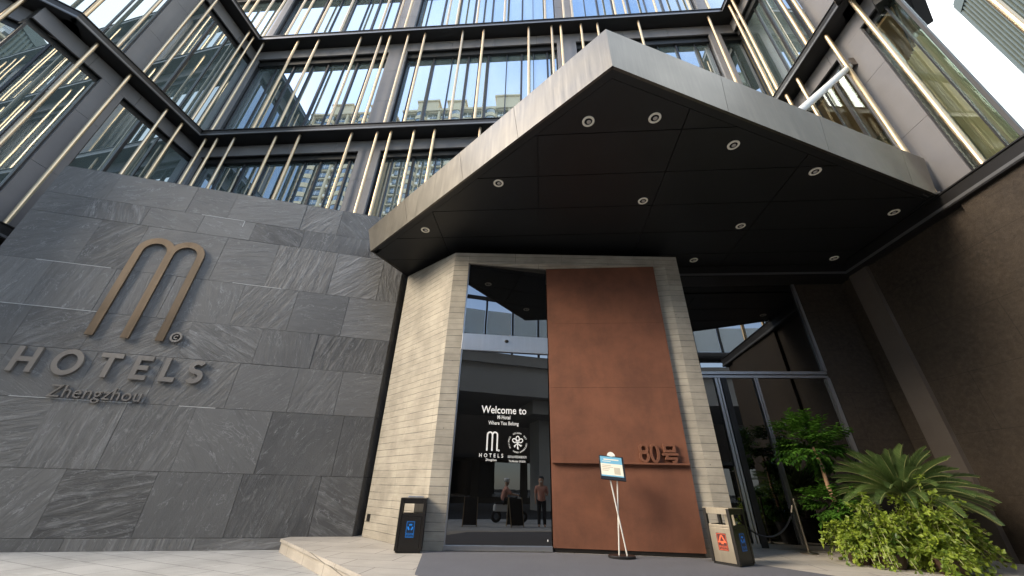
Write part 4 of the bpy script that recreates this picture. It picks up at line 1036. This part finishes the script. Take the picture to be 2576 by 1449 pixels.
# bright vines
def vine(label, c, rx, ry, h, n, seed, trail=0.0, lean=(0, 0)):
    rp.seed(seed)
    t = thing('potted_vine', label, 'potted plant', (c[0], c[1], 0), 'bright trailing plants in front of the cycad')
    pot('pot', (c[0] + 0.05, c[1]), 0.24, 0.22, 'pot', t)
    mb = MB(); sm = MB(); cv = Vector((c[0], c[1], 0))
    stems = []
    for i in range(int(n / 20)):
        az = rp.uniform(0, 2 * math.pi); rr = rp.random() ** 0.5; top = Vector((c[0] + math.cos(az) * rx * rr * 0.75 + lean[0] * rr, c[1] + math.sin(az) * ry * rr * 0.75, 0.25 + (h - 0.25) * (1 - 0.45 * rr ** 2) * rp.uniform(.5, 1.25)))
        st_ = Vector((c[0] + math.cos(az) * 0.1, c[1] + math.sin(az) * 0.1, 0.2))
        en = top + Vector((math.cos(az) * rx * 0.42, math.sin(az) * ry * 0.42 - 0.05, -rp.uniform(0.15, 1.25) * h * 0.6))
        en.z = max(en.z, 0.06); path = []
        for k_ in range(15):
            u_ = k_ / 14; path.append(st_ * (1 - u_) ** 2 + top * 1.35 * u_ * (1 - u_) * 1.45 + en * u_ ** 2 if False else (st_.lerp(top, u_)).lerp(top.lerp(en, u_), u_))
        stems.append(path)
    for k_ in range(int(trail)):
        az = R(rp.uniform(-35, 5)); top = Vector((c[0] + 0.25, c[1] - 0.05, h * rp.uniform(.7, 1.0))); en = Vector((c[0] + rx + rp.uniform(.05, .4), c[1] + rp.uniform(-.35, .15), rp.uniform(0.12, 0.6)))
        stems.append([(Vector((c[0], c[1], 0.3)).lerp(top, u_)).lerp(top.lerp(en, u_), u_) for u_ in [j / 20 for j in range(21)]])
    for path in stems:
        tone0 = rp.gauss(0.55, 0.22)
        sm.tube(path[::2], 0.004, 4, False)
        for k_ in range(3, len(path)):
            for rep in range(3):
                p = path[k_] + rv() * 0.035; o_ = (p - (cv + Vector((0, 0, h * .4)))).normalized()
                sz = rp.uniform(0.04, 0.09) * (1.5 if rp.random() < 0.15 else 1.0)
                leaf(mb, p, o_ * 0.6 + rv() * 0.75 + Vector((0, 0, -0.2)), o_ * 0.7 + Vector((0, 0, 0.8)) + rv() * 0.5, sz, sz * 0.8, min(1, max(0, tone0 + rp.uniform(-.25, .25))))
    mb.build('foliage', M['leaf_ivy'], t, attr='leaf'); sm.build('stems', M['rachis'], t)
vine('smallest bright green trailing plant, leftmost of those before the cycad', (5.90, 8.95), 0.40, 0.40, 0.74, 1300, 3)
vine('bright yellow-green trailing plant, middle one before the cycad', (6.18, 8.62), 0.40, 0.40, 1.10, 1500, 4)
vine('bushiest yellow-green plant with long stems trailing right before the cycad', (7.00, 8.45), 0.50, 0.5, 1.36, 2400, 5, trail=18)
vine('low bright trailing plant nearest the paving before the cycad', (6.75, 8.15), 0.40, 0.34, 0.58, 900, 6)

# ================================================================== FAR TOWER TOP RIGHT
tw = thing('distant_tower', 'tall grey-green office tower with fine vertical lines in the top right sky', 'tower', (80, 45, 0))
FT = Face((62.6, 33.1), (62.6 - 0.46 * 40 * -1, 33.1 - 40 * 0.74 * 1))
FT = Face((62.6, 33.1), (62.6 - 14, 33.1 - 22.5))
b = MB(); FT.box(b, 0, 30, -26, -0.3, -0.3, 66); b.build('wall', M['greendark'], tw)
b = MB(); a = 0.0
while a < 29:
    FT.box(b, a, a + 0.26, -0.3, 0.0, 0, 66); a += 0.62
b.build('fin', M['greenstone'], tw)['kind'] = 'stuff'
b = MB()
for z in range(3, 66, 4): FT.box(b, 0, 30, -0.29, -0.16, z, z + 0.5)
FT.box(b, 0, 30, -0.29, 0.1, 64.2, 66.3)
b.build('floor_band', M['greenstone'], tw)
b = MB(); FT.box(b, -0.4, -0.01, -26, 0.0, 0, 66.2); b.build('corner_wall', M['greenstone'], tw)

# ================================================================== BEHIND THE CAMERA (seen in the glass)
def apartment(x0, x1, y, floors, label, roofs):
    t = thing('apartment_tower', label, 'apartment tower', ((x0 + x1) / 2, y, 0), 'beige apartment towers across the street')
    fh = 3.05; H = floors * fh
    MB().box(x0, x1, y - 14, y - 0.6, -0.3, H).build('wall', M['beige'], t)
    b = MB(); g_ = MB(); sh = MB(); fr2 = MB(); n = int((x1 - x0) / 3.1); pw = (x1 - x0) / n; r_ = random.Random(int(x0 * 7))
    for i in range(n):
        cx = x0 + (i + .5) * pw; kind = i % 3
        if kind == 0: b.box(cx - pw/2, cx - pw/2 + 0.5, y - 0.6, y + 0.35, 0, H)
        for f in range(floors):
            z = f * fh
            if kind == 1:   # curved balcony bay
                poly = [(cx - pw * .46, y - 0.6)] + [(cx - pw * .46 * math.cos(a_), y + 0.9 * math.sin(a_)) for a_ in [math.pi * j / 8 for j in range(9)]] + [(cx + pw * .46, y - 0.6)]
                poly = poly[::-1]
                b.prism(poly, z, z + 0.95); b.prism(poly, z + 2.65, z + 3.05)
                pin = [(cx + (p[0] - cx) * .93, y - .6 + (p[1] - y + .6) * .9) for p in poly]; g_.prism(pin, z + 0.95, z + 2.65)
            else:
                ww = pw * 0.32
                sh.box(cx - pw * .44, cx + pw * .44, y - 0.59, y - 0.5, z + 0.2, z + 2.7)  # flat dark panel, its colour painted in for the shade of a balcony recess
                g_.box(cx - ww, cx + ww, y - 0.49, y - 0.44, z + 0.9, z + 2.45)
                fr2.box(cx - 0.05, cx + 0.05, y - 0.43, y - 0.40, z + 0.9, z + 2.45); fr2.box(cx - ww, cx + ww, y - 0.43, y - 0.40, z + 1.5, z + 1.58)
                if r_.random() < 0.6: fr2.box(cx - pw * .40, cx - pw * .22, y - 0.45, y - 0.1, z + 0.25, z + 0.85)
                b.box(cx - pw/2 + 0.51, cx + pw/2 - .01, y - 0.59, y + 0.05, z + 2.75, z + 3.04)
    b.build('moulding', M['beige'], t); sh.build('recess_shade_panel', M['shade'], t)
    g_.build('window', M['tglass'], t)['kind'] = 'stuff'; fr2.build('window_frame', M['white'], t)['kind'] = 'stuff'
    for (a, c, hh) in roofs:
        b = MB().box(a, c, y - 9, y - 1.0, H, H + hh); b.box(a - .4, c + .4, y - 9.4, y - 0.6, H + hh, H + hh + .5); b.box(a + 1, a + 2.2, y - 1.0, y - .9, H + 1.2, H + 3); b.build('roof_house', M['beige'], t)
    b = MB().box(x0 - .5, x1 + .5, y - 14.5, y + 0.6, H, H + 0.7); b.build('cornice', M['beige'], t)
apartment(-64, -40, -45, 31, 'beige apartment tower seen in the glass, left of two', [(-60, -54, 6), (-48, -43, 5)])
apartment(-37, -4, -45, 31, 'wide beige apartment tower seen in the glass, right of two', [(-34, -28, 6), (-25, -20, 5.5), (-11, -4, 7)])
vd = thing('viaduct', 'elevated road viaduct with glazed barrier seen reflected in the entrance doors', 'viaduct', (0, -13, 0))
MB().box(-70, 70, -19, -9.5, 7.2, 9.4).build('girder', M['girder'], vd)
MB().box(-70, 70, -19.3, -9.2, 9.4, 10.2).build('deck', M['girder'], vd)
MB().tube([(-70, -9.1, 11.0), (70, -9.1, 11.0)], 0.45, 14).build('service_pipe', M['frame'], vd)
b = MB(); px_ = MB()
for i in range(-28, 29):
    x = i * 2.2; b.box(x - .07, x + .07, -9.45, -9.3, 10.2, 14.6); px_.box(x + .12, x + 2.08, -9.41, -9.37, 11.6, 13.7)
b.box(-70, 70, -9.5, -9.25, 14.6, 14.85); b.build('barrier_frame', M['frame'], vd); px_.build('barrier_panel', M['barrier'], vd)
for i in range(-2, 3):
    x = i * 26 + 9; MB().box(x - 1.1, x + 1.1, -15.5, -13.2, -0.37, 6.2).build('pier', M['girder'], vd); MB().box(x - 2.5, x + 2.5, -18, -10.6, 6.2, 7.2).build('pier_cap', M['girder'], vd)

pd = thing('street_podium', 'low dark shop building across the street seen in the glass', 'building', (0, -30, 0))
MB().box(-95, 60, -44, -27, -0.4, 14.5).build('wall', M['brownwall'], pd)
b = MB()
for i in range(-16, 11): b.box(i * 5.5 + .4, i * 5.5 + 5.0, -27.0, -26.9, 0.2, 3.6)
b.build('shopfront', M['dglass'], pd)
MB().box(-95, 60, -27.0, -25.6, 3.9, 4.3).build('awning', M['frame'], pd)
def figure(joints, edges, root):
    me = bpy.data.meshes.new('body'); me.from_pydata([j[0] for j in joints], edges, [])
    o = bpy.data.objects.new('person', me); COL.objects.link(o)
    sk = o.modifiers.new('skin', 'SKIN'); sk.use_smooth_shade = True; me.skin_vertices.new() if not me.skin_vertices else None
    for i, j in enumerate(joints): me.skin_vertices[0].data[i].radius = (j[1], j[1] * (j[2] if len(j) > 2 else 1.0)); me.skin_vertices[0].data[i].use_root = (i == root)
    s_ = o.modifiers.new('sub', 'SUBSURF'); s_.levels = 1; s_.render_levels = 2
    return o
def hull(joints, edges, name, mat, parent):
    o = figure(joints, edges, 0); o.name = name; o.data.materials.append(mat); o.parent = parent; return o
# standing person
pp = figure([((0, 0, .98), .13), ((0, 0, 1.2), .12), ((0, 0, 1.42), .14), ((0, 0, 1.52), .065), ((0, 0.02, 1.635), .128), ((0, 0.0, 1.765), .120),
             ((-.09, 0, .92), .085), ((-.10, .01, .5), .06), ((-.10, -.01, .09), .042), ((-.10, .14, .03), .035),
             ((.09, 0, .92), .085), ((.11, .02, .5), .06), ((.12, 0, .09), .042), ((.13, .14, .03), .035),
             ((-.19, 0, 1.40), .06), ((-.25, .0, 1.12), .042), ((-.24, .08, .88), .032), ((-.24, .11, .79), .03),
             ((.19, 0, 1.40), .06), ((.24, .04, 1.12), .042), ((.17, .24, 1.18), .032), ((.13, .31, 1.22), .03)],
            [(0, 1), (1, 2), (2, 3), (3, 4), (4, 5), (0, 6), (6, 7), (7, 8), (8, 9), (0, 10), (10, 11), (11, 12), (12, 13), (2, 14), (14, 15), (15, 16), (16, 17), (2, 18), (18, 19), (19, 20), (20, 21)], 0)
pp.data.materials.append(M['skin']); pp.location = (3.0, 0.7, -0.25); pp.rotation_euler = (0, 0, R(20))
tag(pp, 'standing person in salmon t-shirt and dark trousers seen in the door glass', 'person')
hull([((0, 0, .86), .19), ((0, 0, 1.0), .175), ((0, 0, 1.2), .165), ((0, 0, 1.40), .165), ((0, 0, 1.50), .085), ((-.2, 0, 1.40), .09), ((-.25, 0, 1.16), .075), ((.2, 0, 1.40), .09), ((.245, .03, 1.16), .075)], [(0, 1), (1, 2), (2, 3), (3, 4), (3, 5), (5, 6), (3, 7), (7, 8)], 'shirt', M['pink'], pp)
hull([((0, 0, 1.03), .16), ((-.09, 0, .90), .11), ((-.10, .01, .5), .08), ((-.10, -.01, .05), .065), ((.09, 0, .90), .11), ((.11, .02, .5), .08), ((.12, 0, .05), .065)], [(0, 1), (1, 2), (2, 3), (0, 4), (4, 5), (5, 6)], 'trousers', M['dkcloth'], pp)
hull([((0, -.085, 1.60), .12), ((0, -.05, 1.74), .15), ((0, -.02, 1.84), .12)], [(0, 1), (1, 2)], 'hair', M['hair'], pp)
hull([((0, .085, 1.595), .075), ((0, .095, 1.65), .07)], [(0, 1)], 'face_mask', M['offwhite'], pp)
for x in (-.032, .032):
    MB().lathe([(0, -.012), (.009, -.008), (.012, 0), (.009, .008), (0, .012)], (x, .098, 1.705), 10).build('eye', M['hair'], None).parent = pp
for x in (-.088, .088):
    MB().lathe([(0, -.03), (.012, -.02), (.016, 0), (.012, .022), (0, .03)], (x, .0, 1.69), 10).build('ear', M['skin'], None).parent = pp
# rider on a scooter, facing +x in its own frame
scooter = thing('scooter', 'pale motor scooter ridden along the street, seen in the door glass', 'scooter', (2.2, -1.3, -0.25))
def S(mb, name, mat, **kw):
    mb.xf(Matrix.Translation((2.2, -1.3, -0.25))).build(name, M[mat], scooter, **kw)
for x in (-.62, .62):
    b = MB(); b.lathe([(0.12, -.05), (.21, -.05), (.24, 0), (.21, .05), (.12, .05), (.12, -.05)], (0, 0, 0), 24); b.xf(Matrix.Translation((x, 0, .24)) @ Matrix.Rotation(R(90), 4, 'X')); S(b, 'wheel', 'tyre')
S(MB().box(-.75, -.05, -.14, .14, .42, .70), 'body', 'offwhite', bevel=0.06); S(MB().box(-.1, .42, -.15, .15, .28, .36), 'footboard', 'offwhite', bevel=0.02)
S(MB().tube([(.42, 0, .30), (.50, 0, .75), (.42, 0, 1.02)], .06, 10, True, [.10, .11, .06]), 'leg_shield', 'offwhite'); S(MB().box(-.70, 0.0, -.13, .13, .70, .78), 'seat', 'black', bevel=0.03)
S(MB().tube([(.42, -.32, 1.03), (.45, 0, 1.02), (.42, .32, 1.03)], .02, 8), 'handlebar', 'black'); S(MB().tube([(.60, 0, .26), (.50, 0, .75)], .03, 8), 'fork', 'black')
rd = figure([((-.3, 0, .86), .13), ((-.25, 0, 1.1), .13), ((-.2, 0, 1.33), .14), ((-.16, 0, 1.45), .06), ((-.13, 0, 1.55), .125), ((-.13, 0, 1.67), .115),
             ((-.22, -.1, .84), .09), ((.17, -.13, .80), .065), ((.12, -.12, .42), .045), ((.26, -.12, .39), .035), ((-.22, .1, .84), .09), ((.17, .13, .80), .065), ((.12, .12, .42), .045), ((.26, .12, .39), .035),
             ((-.19, -.2, 1.31), .06), ((.02, -.27, 1.12), .042), ((.36, -.28, 1.06), .032), ((-.19, .2, 1.31), .06), ((.02, .27, 1.12), .042), ((.36, .28, 1.06), .032)],
            [(0, 1), (1, 2), (2, 3), (3, 4), (4, 5), (0, 6), (6, 7), (7, 8), (8, 9), (0, 10), (10, 11), (11, 12), (12, 13), (2, 14), (14, 15), (15, 16), (2, 17), (17, 18), (18, 19)], 0)
rd.data.materials.append(M['skin']); rd.location = (2.2, -1.3, -0.25); tag(rd, 'person in pale helmet and salmon top riding the scooter', 'person')
hull([((-.31, 0, .80), .19), ((-.25, 0, 1.1), .17), ((-.2, 0, 1.32), .17), ((-.17, 0, 1.42), .09), ((-.18, -.21, 1.31), .09), ((.02, -.27, 1.12), .065), ((-.18, .21, 1.31), .09), ((.02, .27, 1.12), .065)], [(0, 1), (1, 2), (2, 3), (2, 4), (4, 5), (2, 6), (6, 7)], 'shirt', M['pink'], rd)
hull([((-.17, 0, 1.57), .14), ((-.15, 0, 1.68), .17), ((-.14, 0, 1.79), .13)], [(0, 1), (1, 2)], 'helmet', M['offwhite'], rd)
hull([((-.3, 0, .88), .16), ((-.22, -.1, .84), .11), ((.17, -.13, .80), .085), ((.12, -.12, .46), .065), ((-.22, .1, .84), .11), ((.17, .13, .80), .085), ((.12, .12, .46), .065)], [(0, 1), (1, 2), (2, 3), (0, 4), (4, 5), (5, 6)], 'trousers', M['dkcloth'], rd)
def aboard(c, ang, label):
    t = thing('folding_board', label, 'folding board', (c[0], c[1], -0.25), 'folding boards on the pavement')
    T = Matrix.Translation((c[0], c[1], -0.25)) @ Matrix.Rotation(ang, 4, 'Z')
    for sg in (-1, 1):
        TT = T @ Matrix.Translation((0, sg * 0.25, 0)) @ Matrix.Rotation(R(13) * sg, 4, 'X')
        MB().box(-.26, .26, -.012, .012, .06, 1.0).xf(TT).build('board', M['black'], t)
        for x in (-.275, .275): MB().box(x - .015, x + .015, -.018, .018, 0, 1.04).xf(TT).build('leg', M['bronze'], t)
aboard((0.1, 0.4), R(12), 'black folding board on the pavement, farther left in the door glass'); aboard((1.9, 1.5 - 0.9), R(-8), 'black folding board by the standing person in the door glass')
